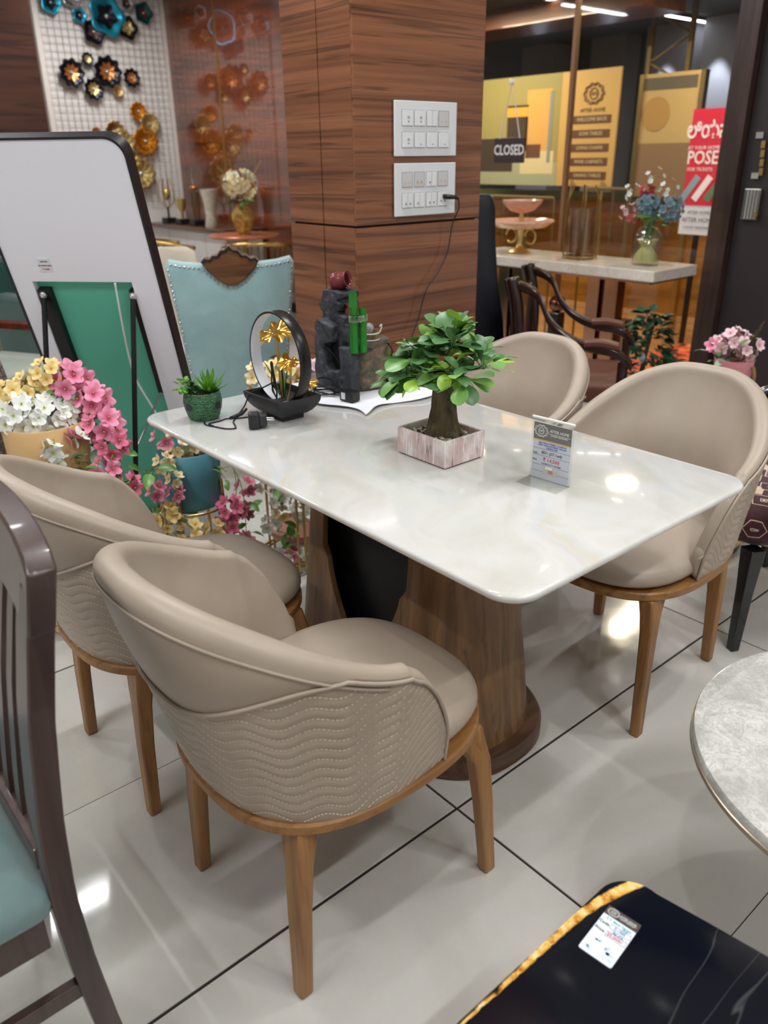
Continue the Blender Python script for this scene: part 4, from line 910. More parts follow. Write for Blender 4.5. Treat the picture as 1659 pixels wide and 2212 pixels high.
# ---- black marble coffee table with golden vein, bottom right
def blackmarble():
    k = NT('black_gold_marble'); w = k.co((1, 1, 1)); s = k.n('ShaderNodeSeparateXYZ', Vector=w.outputs[0]); d = k.noise(w, 5, 5, 0.6); d2 = k.noise(w, 38, 4, 0.7)
    def mth(op, a, b, c=None):
        nd = k.n('ShaderNodeMath', {'operation': op}); k.set(nd.inputs[0], a); k.set(nd.inputs[1], b)
        if c is not None: k.set(nd.inputs[2], c)
        return nd.outputs[0]
    # distance to a curve y = 0.424 - 2.6*(x-0.70)^2*(x>0.70)
    xx = mth('MAXIMUM', mth('SUBTRACT', s.outputs[0], 0.68), 0.0)
    yc = mth('SUBTRACT', 0.4245, mth('MULTIPLY', mth('MULTIPLY', xx, xx), 1.25))
    dist = mth('ABSOLUTE', mth('SUBTRACT', mth('SUBTRACT', s.outputs[1], yc), mth('MULTIPLY', mth('SUBTRACT', d2.outputs[0], 0.5), 0.008)), 0.0)
    wd = mth('MULTIPLY_ADD', mth('MAXIMUM', mth('SUBTRACT', s.outputs[0], 0.45), 0.0), 0.022, 0.0012)
    rat = mth('DIVIDE', dist, wd)
    inside = k.ramp(mth('MULTIPLY', rat, 0.5), [(0.38, (1, 1, 1, 1)), (0.52, (0, 0, 0, 1))])
    gold = k.ramp(d2, [(0.32, C(40, 30, 20)), (0.42, C(190, 128, 44)), (0.55, C(232, 190, 106)), (0.68, C(238, 222, 176))])
    wv = k.noise(k.n('ShaderNodeMapping', Vector=w.outputs[0], Rotation=(0, 0, -0.2), Scale=(1.1, 7.5, 1)).outputs[0], 1.2, 3, 0.5, 0.3)
    fine = k.ramp(wv, [(0.4965, (0, 0, 0, 1)), (0.5, (0.16, 0.16, 0.16, 1)), (0.5035, (0, 0, 0, 1)), (0.5985, (0, 0, 0, 1)), (0.6, (0.12, 0.12, 0.12, 1)), (0.6015, (0, 0, 0, 1))])
    base = k.mix(fine, C(10, 14, 24), C(150, 150, 150)); k.P(Base_Color=k.mix(inside, base, gold), Roughness=0.12, Specular_IOR_Level=0.35); return k.m
bt = thing('coffee_table', 'black marble coffee table with golden vein at bottom right corner', 'table', (0, 0, 0))
poly = [(0.2, 0.43), (0.5, 0.4305)]+[(0.772+0.052*math.cos(a), 0.379+0.052*math.sin(a)) for a in [math.radians(q) for q in range(90, -8, -8)]]+[(0.836, 0.3), (0.87, 0.07), (0.86, 0.01), (0.8, -0.03), (0.2, -0.05)]
cxp = sum(p[0] for p in poly)/len(poly); cyp = sum(p[1] for p in poly)/len(poly)
m = MB(); m.loft([[(x+(cxp-x)*i_, y+(cyp-y)*i_, z) for x, y in poly[::-1]] for z, i_ in [(0.428, 0.02), (0.431, 0.005), (0.438, 0.0), (0.446, 0.002), (0.4495, 0.01), (0.45, 0.02)]]); m.build('table_top', blackmarble(), bt, 35)
for x, y in [(0.28, 0.35), (0.74, 0.33), (0.75, 0.05), (0.28, 0.03)]: MB().bb(x-0.018, x+0.018, y-0.018, y+0.018, 0, 0.429).build('leg', mt_black, bt, bevel=0.003)
MB().bb(0.27, 0.75, 0.04, 0.34, 0.40, 0.428).build('under_frame', mt_black, bt)
tg = thing('price_tag', 'white price tag with brown header lying on the black coffee table', 'tag', (0.714, 0.376, 0.4505))
A = Vector((0.754, 0.404, 0)); B = Vector((0.760, 0.355, 0)); Cc = Vector((0.673, 0.349, 0)); D = Vector((0.668, 0.396, 0)); o_ = Vector((0.714, 0.376, 0))
ex = ((B-A)+(Cc-D)).normalized(); ey = Vector((-ex.y, ex.x, 0)); Wt, Ht = 0.0485, 0.0865
def tgm(u, v, z=0.0012): return frame4(ex*u+ey*v+Vector((0, 0, z)), ex, ey)
def trect(name, u0, u1, v0, v1, mat, z=0.0008, t=0.0004):
    o = MB().bb(u0, u1, v0, v1, 0, t).build(name, mat, tg); o.matrix_local = tgm(0, 0, z); return o
mm = MB().prism(rrect(-Wt/2, Wt/2, -Ht/2, Ht/2, 0.003, 4), 0, 0.0008); o = mm.build('paper', M('white_card', C(226, 232, 240), 0.3), tg); o.matrix_local = tgm(0, 0, 0)
trect('header', -Wt/2, Wt/2, 0.0275, Ht/2, M('brown_print', C(70, 60, 58), 0.4))
logo(tg, tgm(-0.0135, 0.0355), 0.0125, mt_inkw)
text('lettering', 'AFTER HOME', 0.0042, mt_inkw, tg, tgm(0.008, 0.037), sx=0.95); text('lettering', 'LUXURY REDEFINED', 0.0021, mt_inkw, tg, tgm(0.008, 0.0325), sx=1.1)
trect('rule', -0.006, 0.0215, 0.0343, 0.0348, mt_inkw, 0.0012)
mt_teal = M('teal_pen', C(86, 176, 190), 0.5); mt_pen = M('blue_pen', C(70, 120, 170), 0.5)
text('lettering', 'C.T. Black Marble', 0.0052, mt_teal, tg, tgm(0.001, 0.0225)); text('lettering', 'TOP', 0.004, mt_teal, tg, tgm(0.012, 0.0185))
text('lettering', 'Code:', 0.0066, mt_ink, tg, tgm(-0.0155, 0.0135)); text('lettering', 'Price:', 0.0066, mt_ink, tg, tgm(-0.0155, 0.0005))
text('lettering', 'C-1900', 0.0056, mt_pen, tg, tgm(0.007, 0.0135)); text('lettering', '(Set of 2)', 0.0042, mt_pen, tg, tgm(0.008, 0.0065)); text('lettering', '20,000/-', 0.0072, mt_inkr, tg, tgm(0.007, 0.0))
for v0, v1 in ((0.0095, 0.0175), (-0.0045, 0.0043)):
    for a in [(-0.0065, 0.0225, v0, v0+0.0004), (-0.0065, 0.0225, v1, v1+0.0004), (-0.0065, -0.0061, v0, v1), (0.0221, 0.0225, v0, v1)]: trect('box_line', *a, mt_ink)
m = MB()
for i in range(14): m.box((rnd.uniform(-0.018, 0.018), rnd.uniform(-0.036, -0.016), 0.0), (rnd.uniform(0.003, 0.009), rnd.uniform(0.002, 0.006), 0.0003), rnd.uniform(-0.4, 0.4))
o = m.build('faded_print', M('faded_blue_print', C(192, 208, 222), 0.4), tg); o.matrix_local = tgm(0, 0, 0.001)
# ---- chairs with woven ethnic print
def kilim():
    k = NT('kilim_print'); w = k.co((13, 13, 13)); v = k.n('ShaderNodeTexVoronoi', {'distance': 'MANHATTAN'}, Vector=w, Scale=1.0, Randomness=0.35)
    st = k.n('ShaderNodeMath', {'operation': 'SNAP'}, i0=v.outputs['Distance'], i1=0.06)
    cell = k.n('ShaderNodeSeparateColor', Color=v.outputs['Color'])
    cc = k.ramp(cell.outputs[0], [(0, C(66, 22, 34)), (0.25, C(186, 100, 48)), (0.45, C(72, 44, 36)), (0.6, C(158, 50, 46)), (0.75, C(92, 92, 122)), (0.88, C(205, 184, 160))], 'CONSTANT')
    ring = k.ramp(st, [(0.0, C(220, 204, 184)), (0.09, C(60, 42, 36)), (0.16, C(190, 170, 152)), (0.25, (1, 1, 1, 1)), (0.26, (0, 0, 0, 1))], 'CONSTANT')
    msk = k.ramp(st, [(0.0, (1, 1, 1, 1)), (0.21, (0, 0, 0, 1)), (0.54, (1, 1, 1, 1)), (0.6, (0, 0, 0, 1))], 'CONSTANT')
    edge = k.ramp(st, [(0.0, C(218, 200, 180)), (0.1, C(58, 34, 34)), (0.17, C(196, 176, 160)), (0.5, C(214, 184, 164))], 'CONSTANT')
    outer = k.ramp(st, [(0.0, (0, 0, 0, 1)), (0.6, (1, 1, 1, 1))], 'CONSTANT')
    c = k.mix(msk, cc, edge); c = k.mix(outer, c, C(64, 26, 32)); k.P(Base_Color=c, Roughness=0.85, Sheen_Weight=0.2); return k.m
mt_kilim = kilim()
def kilim_chair(label, loc, rz, full=True):
    t = thing('printed_chair' if full else 'printed_stool', label, 'chair' if full else 'stool', loc, rz)
    m = MB(); m.loft([[(x, y, z) for x, y in superell(0.29*f, 0.27*f, 2.6, 48)] for f, z in [(0.6, 0.318), (0.86, 0.335), (0.97, 0.365), (1.0, 0.4), (0.98, 0.43), (0.9, 0.452), (0.7, 0.465), (0.3, 0.47), (0.02, 0.47)]]); m.build('seat', mt_kilim, t, 180)
    for x, y in [(-0.2, -0.2), (-0.2, 0.2), (0.2, -0.18), (0.2, 0.18)]:
        m = MB(); m.loft([[(x*k_-w, y*k_-w, z), (x*k_+w, y*k_-w, z), (x*k_+w, y*k_+w, z), (x*k_-w, y*k_+w, z)] for z, w, k_ in [(0, 0.014, 1.18), (0.2, 0.019, 1.08), (0.335, 0.026, 1.0)]]); m.build('leg', mt_blackgloss, t, 40, bevel=0.003)
    if not full:
        t.scale = (0.68, 0.68, 0.92); return
    m = MB(); pts = spline([(-0.17, -0.27, 0.44), (-0.2, -0.29, 0.53), (-0.14, -0.3, 0.61), (0.0, -0.3, 0.63), (0.15, -0.28, 0.66), (0.27, -0.24, 0.72)], 6); m.tube(pts, 0.024, 10); m.build('arm', mt_blackgloss, t, 180)
    m = MB(); pts = spline([(-0.17, 0.27, 0.44), (-0.2, 0.29, 0.53), (-0.14, 0.3, 0.61), (0.0, 0.3, 0.63), (0.15, 0.28, 0.66), (0.27, 0.24, 0.72)], 6); m.tube(pts, 0.024, 10); m.build('arm', mt_blackgloss, t, 180)
    m = MB(); m.grid(lambda u, v: (0.26+0.05*v-0.05*(2*u-1)**2+0.0, (u-0.5)*0.48, 0.46+0.4*v), 12, 8); m.grid(lambda u, v: (0.31+0.05*v-0.05*(2*u-1)**2, (0.5-u)*0.48, 0.46+0.4*v), 12, 8)
    m.build('backrest', mt_kilim, t, 180)
kilim_chair('black-legged chair with woven ethnic print seat at right edge', (2.50, 1.00, 0), -0.45)
kilim_chair('stool with woven ethnic print glimpsed between the two right tub chairs', (2.70, 1.83, 0), 0.3, False)
dp = thing('table_pedestal_base', 'low round grey table pedestal base with a gold rim behind the right chair', 'plinth', (2.80, 1.42, 0))  # pedestal base of a round table, built without its top
MB().lathe([(0.2, 0), (0.21, 0.004), (0.21, 0.03)], n=48).build('base', mt_black, dp, 40); MB().lathe([(0.213, 0.03), (0.216, 0.034), (0.216, 0.052), (0.212, 0.056)], n=48).build('gold_rim', mt_gold, dp, 40); MB().lathe([(0.208, 0.056), (0.2, 0.066)], n=48).build('top_disc', M('grey_lacquer', C(176, 174, 172), 0.3), dp, 40)
# ---- standing mirror seen from its back
P0 = Vector((1.384, 2.621, 0.0)); az = -0.723; lean = 0.318
e_ = Vector((math.sin(az), math.cos(az), 0)); n_ = Vector((-math.cos(az), math.sin(az), 0)); u_ = Vector((0, 0, 1))*math.cos(lean)+n_*math.sin(lean)
sm_ = thing('standing_mirror', 'tall black-framed floor mirror seen from its white and green back', 'mirror', P0)
FR = frame4((0, 0, 0.0), e_, u_); Wm, Lm = 0.5, 1.568
def mput(mb, name, mat, par=sm_, **kw):
    o = mb.build(name, mat, par, **kw); o.matrix_local = FR; return o
dz = 0.047
m = MB(); A_ = rrect(0, Wm, 0.012, Lm, 0.06, 10); B_ = rrect(0.007, Wm-0.007, 0.019, Lm-0.007, 0.054, 10); n = len(A_)
m.add([(x, y, 0) for x, y in A_]+[(x, y, dz) for x, y in A_]+[(x, y, 0) for x, y in B_]+[(x, y, dz) for x, y in B_],
      [(i, (i+1) % n, n+(i+1) % n, n+i) for i in range(n)]+[(2*n+(i+1) % n, 2*n+i, 3*n+i, 3*n+(i+1) % n) for i in range(n)]+[((i+1) % n, i, 2*n+i, 2*n+(i+1) % n) for i in range(n)]+[(n+i, n+(i+1) % n, 3*n+(i+1) % n, 3*n+i) for i in range(n)])
mput(m, 'frame', M('black_frame', C(22, 22, 30), 0.35), smooth=40)
# white back sheet with an opening, built as four strips around it
rx0, rx1, ry0, ry1 = 0.095, 0.43, 0.14, 1.135
mt_sheet = M('white_back_sheet', C(240, 242, 254), 0.6)
def rs(x0, x1, y0, y1): return MB().bb(x0, x1, y0, y1, 0.004, 0.012)
m = MB(); top = [(x, y) for x, y in B_ if y > 1.2]; m.prism([(x, y) for x, y in rrect(0.007, Wm-0.007, ry1, Lm-0.007, 0.05, 8) if y > ry1+0.1]+[(0.007, ry1), (Wm-0.007, ry1)], 0.004, 0.012)
mput(m, 'back_sheet', mt_sheet); mput(rs(0.007, rx0, ry0, ry1), 'back_sheet', mt_sheet); mput(rs(rx1, Wm-0.007, ry0, ry1), 'back_sheet', mt_sheet); mput(rs(0.03, Wm-0.03, 0.02, ry0), 'back_sheet', mt_sheet)
mput(MB().bb(rx0-0.01, rx1+0.01, ry0-0.01, ry1+0.01, 0.03, 0.034), 'green_board', M('green_backing_board', C(96, 188, 164), 0.55))
for a in [(rx0-0.003, rx0, ry0, ry1), (rx1, rx1+0.003, ry0, ry1), (rx0, rx1, ry1, ry1+0.003)]: mput(MB().bb(a[0], a[1], a[2], a[3], 0.012, 0.03), 'recess_edge', mt_sheet)
mput(MB().prism([(x, y) for x, y in rrect(0.007, Wm-0.007, 0.019, Lm-0.007, 0.054, 8)], 0.036, 0.045), 'mirror_glass', M('mirror_silver', C(230, 232, 234), 0.02, 1.0))
for x in (0.102, 0.405):
    mput(MB().bb(x-0.008 if x < 0.2 else x-0.02, x+0.012 if x < 0.2 else x+0.02, 0.72, 1.105, 0.006, 0.03), 'channel', mt_black)
    hp = e_*x+u_*1.085-n_*(-0.0)+(-u_.cross(e_))*0.0
    hz = e_*x+u_*1.09
    ft_ = Vector((hz.x-0.17, hz.y-0.078, 0.0-P0.z))
    MB().tube([hz, ft_+Vector((0, 0, 0.002))], 0.0088, 8).build('stand_leg', mt_black, sm_, 60)
    MB().ball(hz+Vector((0, 0, 0.0)), 0.013, 10).build('hinge', mt_chrome, sm_, 60)
    MB().tube([e_*x+u_*0.725, hz+(ft_-hz)*0.47], 0.004, 6).build('stay', M('grey_steel', C(140, 142, 144), 0.35, 0.9), sm_)
MB().tube([v for v in spline([e_*0.145+u_*1.135-Vector((0.006, 0.006, 0)), e_*0.162+u_*0.98+n_*0.01, e_*0.172+u_*0.86+n_*0.012, e_*0.165+u_*0.77+n_*0.02, e_*0.125+u_*0.64+n_*0.03, e_*0.09+u_*0.5+n_*0.05, e_*0.05+u_*0.3+n_*0.06, e_*0.03+Vector((0, 0, 0.004))+n_*0.07], 8)], 0.0035, 6).build('white_lead', mt_white, sm_, 180)
lb = mput(MB().bb(0.344, 0.387, 1.168, 1.212, 0.0025, 0.004), 'price_label', M('label_paper', C(226, 228, 236), 0.5))
Mb = FR @ frame4((0.3655, 1.202, 0.002), (-1, 0, 0), (0, 1, 0))
for v, s_, body, mt in [(0.0, 0.005, 'MIRROR LED', mt_ink), (-0.013, 0.0048, 'LED STANDING MIRROR', mt_ink), (-0.025, 0.0078, '\u20b9 10,000', mt_inkr)]:
    text('label_lettering', body, s_, mt, sm_, Mb @ Matrix.Translation((0, v, 0)), sx=0.85)
# ---- flowers
def blossom(name, cin, cout, L=0.03, wd=0.026, np=5, cup=0.35):
    k = NT(name+'_petals'); tc = k.n('ShaderNodeTexCoord'); ln = k.n('ShaderNodeVectorMath', {'operation': 'LENGTH'}); k.set(ln.inputs[0], tc.outputs['Object'])
    mm_ = k.n('ShaderNodeMath', {'operation': 'MULTIPLY'}, i0=ln.outputs['Value'], i1=1/L); oi = k.n('ShaderNodeObjectInfo')
    c = k.ramp(mm_.outputs[0], [(0.1, cin), (0.75, cout)]); k.P(Base_Color=c, Roughness=0.7, Sheen_Weight=0.2)
    m = MB()
    for p_ in range(np):
        a = 2*PI*p_/np; R = Matrix.Rotation(a, 3, 'Z'); base = len(m.v)
        def f(u, v):
            r = L*(0.06+0.94*u); w = wd*math.sin(PI*min(0.93, 0.1+0.82*u))**0.7; y = (v-0.5)*w
            return R @ Vector((r, y, cup*L*(u**1.3)-2.2*abs(y)**1.5*u+0.0015*math.sin(9*v+3*u)))
        m.grid(f, 6, 5)
    m.cur = 1; m.tube([(0, 0, -0.012), (0, 0, 0.006)], [0.0012, 0.002], 5); m.ball((0, 0, 0.007), 0.0028, 6)
    return m.mesh(name, [k.m, mt_stamen], 180)
mt_stamen = M('stamen_green', C(176, 180, 70), 0.6); mt_vine = M('vine_green', C(128, 156, 70), 0.6)
bl = {'pink': blossom('pink_blossom', C(196, 56, 104), C(244, 156, 186)), 'rose': blossom('rose_blossom', C(168, 44, 80), C(224, 118, 150)), 'yellow': blossom('yellow_blossom', C(226, 176, 84), C(244, 220, 152), 0.027, 0.027), 'white': blossom('white_blossom', C(222, 228, 200), C(240, 243, 240), 0.028, 0.027), 'cream': blossom('cream_blossom', C(222, 190, 120), C(238, 222, 178), 0.027, 0.026), 'blush': blossom('blush_blossom', C(216, 150, 168), C(238, 208, 214), 0.026, 0.024, 6)}
gl = [leaf_mesh('leaf', 0.062, 0.03, leafmat('vine_leaf', C(62, 112, 44), C(112, 158, 72)), 0.25, 0.1, 0.8, 0.12), leaf_mesh('leaf', 0.062, 0.032, leafmat('pale_leaf', C(126, 176, 140), C(166, 204, 174)), 0.25, 0.1, 0.8, 0.12)]
def flower_at(par, kind, P, d, s=1.0):
    d = Vector(d).normalized(); q = d.to_track_quat('Z', 'Y').to_matrix().to_4x4()
    inst(bl[kind], 'blossom', par, Matrix.Translation(P) @ q @ Matrix.Rotation(rnd.uniform(0, 6.28), 4, 'Z') @ Matrix.Scale(s, 4))
VIEW = Vector((-0.35, -0.85, 0.38))
def cluster(par, kind, c, r, n, s=1.0, bias=0.6, flat=(1, 1, 1)):
    c = Vector(c)
    for i in range(n):
        z = 1-2*(i+0.5)/n; a = i*2.39996+rnd.uniform(-0.2, 0.2); q = math.sqrt(max(0, 1-z*z)); d = Vector((q*math.cos(a)*flat[0], q*math.sin(a)*flat[1], z*flat[2]))
        flower_at(par, kind, c+d*r*rnd.uniform(0.75, 1.0), d+VIEW*bias, s*rnd.uniform(0.85, 1.12))
def leaves(par, c, r, n, k_=0, s=1.0):
    for i in range(n):
        a = rnd.uniform(0, 6.28); P = Vector(c)+Vector((rnd.uniform(-r, r), rnd.uniform(-r, r), rnd.uniform(-r, r))); place_leaf(gl[k_], par, P, a, rnd.uniform(-0.8, 0.7), rnd.uniform(-0.8, 0.8), s*rnd.uniform(0.7, 1.2))
def vine(par, pts): MB().tube(spline(pts, 5), 0.0016, 5).build('vine', mt_vine, par, 180)
# beige pot with mixed blossom
bp = thing('flower_pot', 'beige pot of yellow, white and pink artificial blossom on gold stand', 'flower pot', (0.715, 2.455, 0))
MB().lathe([(0.085, 0.46), (0.105, 0.463), (0.115, 0.48), (0.121, 0.6), (0.124, 0.7), (0.121, 0.703), (0.116, 0.7), (0.112, 0.66)], n=48, cap1=False).build('pot', M('beige_glaze', C(214, 176, 122), 0.4), bp, 60)
MB().lathe([(0.113, 0.66), (0.05, 0.67), (0.001, 0.672)], n=24, cap0=False).build('filler', M('moss_filler', C(90, 100, 54), 0.9), bp)
def gold_stand(par, r, ztop, rb, n=4, a0=0.4, r_=0.0055):
    for i in range(n):
        a = a0+2*PI*i/n; MB().tube([(r*math.cos(a), r*math.sin(a), ztop), (rb*math.cos(a), rb*math.sin(a), 0.0)], r_, 8).build('stand_leg', mt_gold, par, 60)
    MB().tube([(rb*math.cos(2*PI*i/6)*0.98, rb*math.sin(2*PI*i/6)*0.98, 0.045) for i in range(6)], r_*0.9, 8, closed=True).build('base_ring', mt_gold, par, 60)
    MB().tube([(rb*math.cos(2*PI*i/6)*0.98, rb*math.sin(2*PI*i/6)*0.98, 0.02) for i in range(6)], r_*0.9, 8, closed=True).build('base_ring', mt_gold, par, 60)
    MB().tube([((r*1.0)*math.cos(2*PI*i/32), r*math.sin(2*PI*i/32), ztop-0.06) for i in range(32)], r_*0.8, 6, closed=True).build('holder_ring', mt_gold, par, 60)
gold_stand(bp, 0.127, 0.56, 0.15)
cluster(bp, 'yellow', (0.0, 0.05, 0.79), 0.055, 16, 0.9); cluster(bp, 'yellow', (0.045, 0.01, 0.83), 0.05, 16, 0.9); cluster(bp, 'yellow', (-0.06, 0.06, 0.775), 0.05, 14, 0.9)
cluster(bp, 'white', (-0.07, 0.0, 0.735), 0.06, 20); cluster(bp, 'white', (-0.01, -0.04, 0.725), 0.06, 20); cluster(bp, 'white', (0.03, -0.05, 0.72), 0.04, 10); cluster(bp, 'white', (0.07, -0.04, 0.745), 0.03, 7)
cluster(bp, 'pink', (0.09, -0.02, 0.81), 0.055, 13, 1.15); cluster(bp, 'pink', (0.13, -0.07, 0.755), 0.05, 13, 1.1); cluster(bp, 'pink', (0.135, -0.12, 0.69), 0.045, 12, 1.1); cluster(bp, 'rose', (0.14, -0.16, 0.635), 0.04, 9, 1.0); cluster(bp, 'pink', (0.1, -0.19, 0.57), 0.035, 7, 1.0); cluster(bp, 'rose', (0.14, -0.24, 0.52), 0.03, 5, 1.0)
cluster(bp, 'white', (-0.035, -0.13, 0.655), 0.018, 3); cluster(bp, 'white', (0.052, -0.13, 0.67), 0.012, 2, 1.1); cluster(bp, 'rose', (0.035, -0.125, 0.675), 0.012, 2, 1.0); cluster(bp, 'white', (-0.025, -0.12, 0.615), 0.02, 3, 0.9)
leaves(bp, (0.1, -0.13, 0.63), 0.05, 8, 1); leaves(bp, (0.08, -0.06, 0.74), 0.05, 8); leaves(bp, (0.12, -0.2, 0.56), 0.05, 9); leaves(bp, (0.0, -0.14, 0.58), 0.04, 6); leaves(bp, (0.17, -0.26, 0.54), 0.05, 6); leaves(bp, (-0.02, 0.0, 0.76), 0.06, 6)
vine(bp, [(0.05, -0.1, 0.7), (0.06, -0.13, 0.64), (0.045, -0.13, 0.58), (0.06, -0.13, 0.56)]); vine(bp, [(-0.02, -0.1, 0.7), (-0.02, -0.13, 0.66), (-0.03, -0.13, 0.58)]); vine(bp, [(0.1, -0.1, 0.72), (0.13, -0.17, 0.64), (0.12, -0.22, 0.55), (0.17, -0.27, 0.5)])
# blue pot
b2 = thing('flower_pot', 'teal blue pot of cream and pink trailing blossom under table corner', 'flower pot', (1.135, 2.37, 0))
MB().lathe([(0.085, 0.335), (0.097, 0.338), (0.101, 0.35), (0.104, 0.45), (0.106, 0.535), (0.103, 0.537), (0.1, 0.53), (0.098, 0.51)], n=56, cap1=False).build('pot', M('teal_blue_glaze', C(88, 148, 166), 0.4), b2, 60)
MB().lathe([(0.099, 0.51), (0.05, 0.515), (0.001, 0.516)], n=24, cap0=False).build('filler', M('moss_filler_dark', C(80, 92, 50), 0.9), b2)
for i in range(4):
    a = -2.45+2*PI*i/4; MB().tube([(0.108*math.cos(a), 0.108*math.sin(a), 0.43), (0.112*math.cos(a), 0.112*math.sin(a), 0.335), (0.125*math.cos(a), 0.125*math.sin(a), 0.0)], 0.006, 8).build('stand_leg', mt_gold, b2, 60)
MB().tube([(0.11*math.cos(2*PI*i/32), 0.11*math.sin(2*PI*i/32), 0.33) for i in range(32)], 0.005, 6, closed=True).build('holder_ring', mt_gold, b2, 60)
cluster(b2, 'cream', (-0.04, -0.03, 0.565), 0.05, 12, 0.85); cluster(b2, 'cream', (0.03, -0.06, 0.56), 0.04, 8, 0.85); cluster(b2, 'pink', (-0.1, -0.03, 0.6), 0.03, 4, 0.8); cluster(b2, 'rose', (0.07, -0.07, 0.555), 0.03, 4, 0.85); cluster(b2, 'pink', (-0.03, -0.02, 0.6), 0.03, 3, 0.8)
cluster(b2, 'cream', (-0.12, -0.07, 0.53), 0.03, 5, 0.85); cluster(b2, 'cream', (-0.105, -0.1, 0.475), 0.02, 4, 0.75); cluster(b2, 'pink', (-0.11, -0.1, 0.43), 0.022, 4, 0.8); cluster(b2, 'pink', (-0.165, -0.07, 0.44), 0.022, 4, 0.85)
cluster(b2, 'yellow', (-0.15, -0.1, 0.355), 0.04, 9, 0.95); cluster(b2, 'yellow', (-0.08, -0.12, 0.28), 0.04, 8, 0.95); cluster(b2, 'yellow', (0.0, -0.13, 0.275), 0.025, 4, 1.0); cluster(b2, 'yellow', (-0.1, -0.12, 0.22), 0.03, 5, 0.9)
cluster(b2, 'rose', (0.075, -0.13, 0.33), 0.04, 9, 0.85); cluster(b2, 'rose', (0.06, -0.13, 0.27), 0.03, 6, 0.8); cluster(b2, 'rose', (0.15, -0.1, 0.38), 0.03, 4, 0.8); cluster(b2, 'rose', (0.14, -0.1, 0.29), 0.025, 4, 0.8); cluster(b2, 'pink', (0.12, -0.13, 0.2), 0.012, 3, 0.9)
leaves(b2, (-0.1, -0.1, 0.53), 0.03, 3, 1, 0.9); leaves(b2, (0.06, -0.125, 0.45), 0.02, 3); leaves(b2, (-0.15, -0.08, 0.4), 0.03, 5, 0, 0.8); leaves(b2, (0.13, -0.1, 0.33), 0.05, 8, 0, 0.9); leaves(b2, (0.12, -0.13, 0.24), 0.03, 4, 0, 0.9); leaves(b2, (-0.12, -0.11, 0.32), 0.04, 5, 0, 0.8)
for pts in [[(-0.06, -0.06, 0.53), (-0.11, -0.09, 0.5), (-0.11, -0.1, 0.42), (-0.15, -0.1, 0.34), (-0.09, -0.12, 0.22)], [(0.06, -0.08, 0.53), (0.12, -0.09, 0.45), (0.09, -0.13, 0.33), (0.06, -0.13, 0.25)], [(0.09, -0.06, 0.53), (0.14, -0.09, 0.4), (0.13, -0.12, 0.27), (0.12, -0.13, 0.19)]]: vine(b2, pts)
# tiered stand behind the table
b3 = thing('tiered_plant_stand', 'gold tiered stand with pink tray and mixed blossom behind the pedestal', 'plant stand', (1.535, 2.32, 0))
for a in (-2.2, -2.02, -0.3, -0.1, 1.8, 2.0): MB().tube([(0.14*math.cos(a), 0.14*math.sin(a), 0.0), (0.14*math.cos(a), 0.14*math.sin(a), 0.6)], 0.005, 8).build('post', mt_gold, b3, 60)
for z in (0.03, 0.045): MB().tube([(0.15*math.cos(2*PI*i/6+0.3), 0.15*math.sin(2*PI*i/6+0.3), z) for i in range(6)], 0.0048, 8, closed=True).build('base_ring', mt_gold, b3, 60)
mt_tray = M('dusty_pink_tray', C(196, 140, 122), 0.5)
MB().lathe([(0.02, 0.115), (0.112, 0.117), (0.118, 0.124), (0.119, 0.142), (0.115, 0.142), (0.112, 0.126), (0.02, 0.124)], n=48).build('tray', mt_tray, b3, 40)
MB().lathe([(0.05, 0.0), (0.05, 0.115)], (0, 0, 0), 20).build('tray_support', mt_gold, b3, 40)
MB().lathe([(0.08, 0.55), (0.11, 0.56), (0.118, 0.66), (0.112, 0.66), (0.1, 0.6)], n=40, cap1=False).build('upper_pot', M('ivory_glaze', C(220, 212, 196), 0.4), b3, 60)
cluster(b3, 'cream', (-0.1, 0.02, 0.73), 0.055, 12, 0.9); cluster(b3, 'yellow', (-0.04, -0.02, 0.74), 0.05, 10, 0.9); cluster(b3, 'white', (-0.12, -0.04, 0.68), 0.04, 8, 0.9); cluster(b3, 'blush', (0.07, -0.03, 0.72), 0.05, 14, 0.9); cluster(b3, 'blush', (0.1, 0.0, 0.69), 0.045, 10, 0.9)
cluster(b3, 'white', (-0.15, -0.03, 0.36), 0.035, 7, 0.8); cluster(b3, 'white', (-0.11, -0.06, 0.3), 0.035, 8, 0.8); cluster(b3, 'white', (-0.03, -0.07, 0.22), 0.035, 9, 0.8); cluster(b3, 'yellow', (-0.12, -0.07, 0.25), 0.02, 3, 0.8); cluster(b3, 'yellow', (-0.03, -0.08, 0.31), 0.03, 4, 0.85); cluster(b3, 'white', (-0.14, -0.03, 0.2), 0.035, 7, 0.8); cluster(b3, 'white', (-0.08, -0.08, 0.075), 0.04, 8, 0.8)
cluster(b3, 'rose', (0.06, -0.05, 0.17), 0.03, 7, 0.8); cluster(b3, 'pink', (-0.1, -0.09, 0.08), 0.02, 4, 0.8)
leaves(b3, (-0.1, -0.08, 0.33), 0.04, 7); leaves(b3, (-0.1, -0.09, 0.17), 0.04, 8); leaves(b3, (0.08, -0.06, 0.17), 0.03, 4); leaves(b3, (0.0, -0.04, 0.7), 0.06, 7)
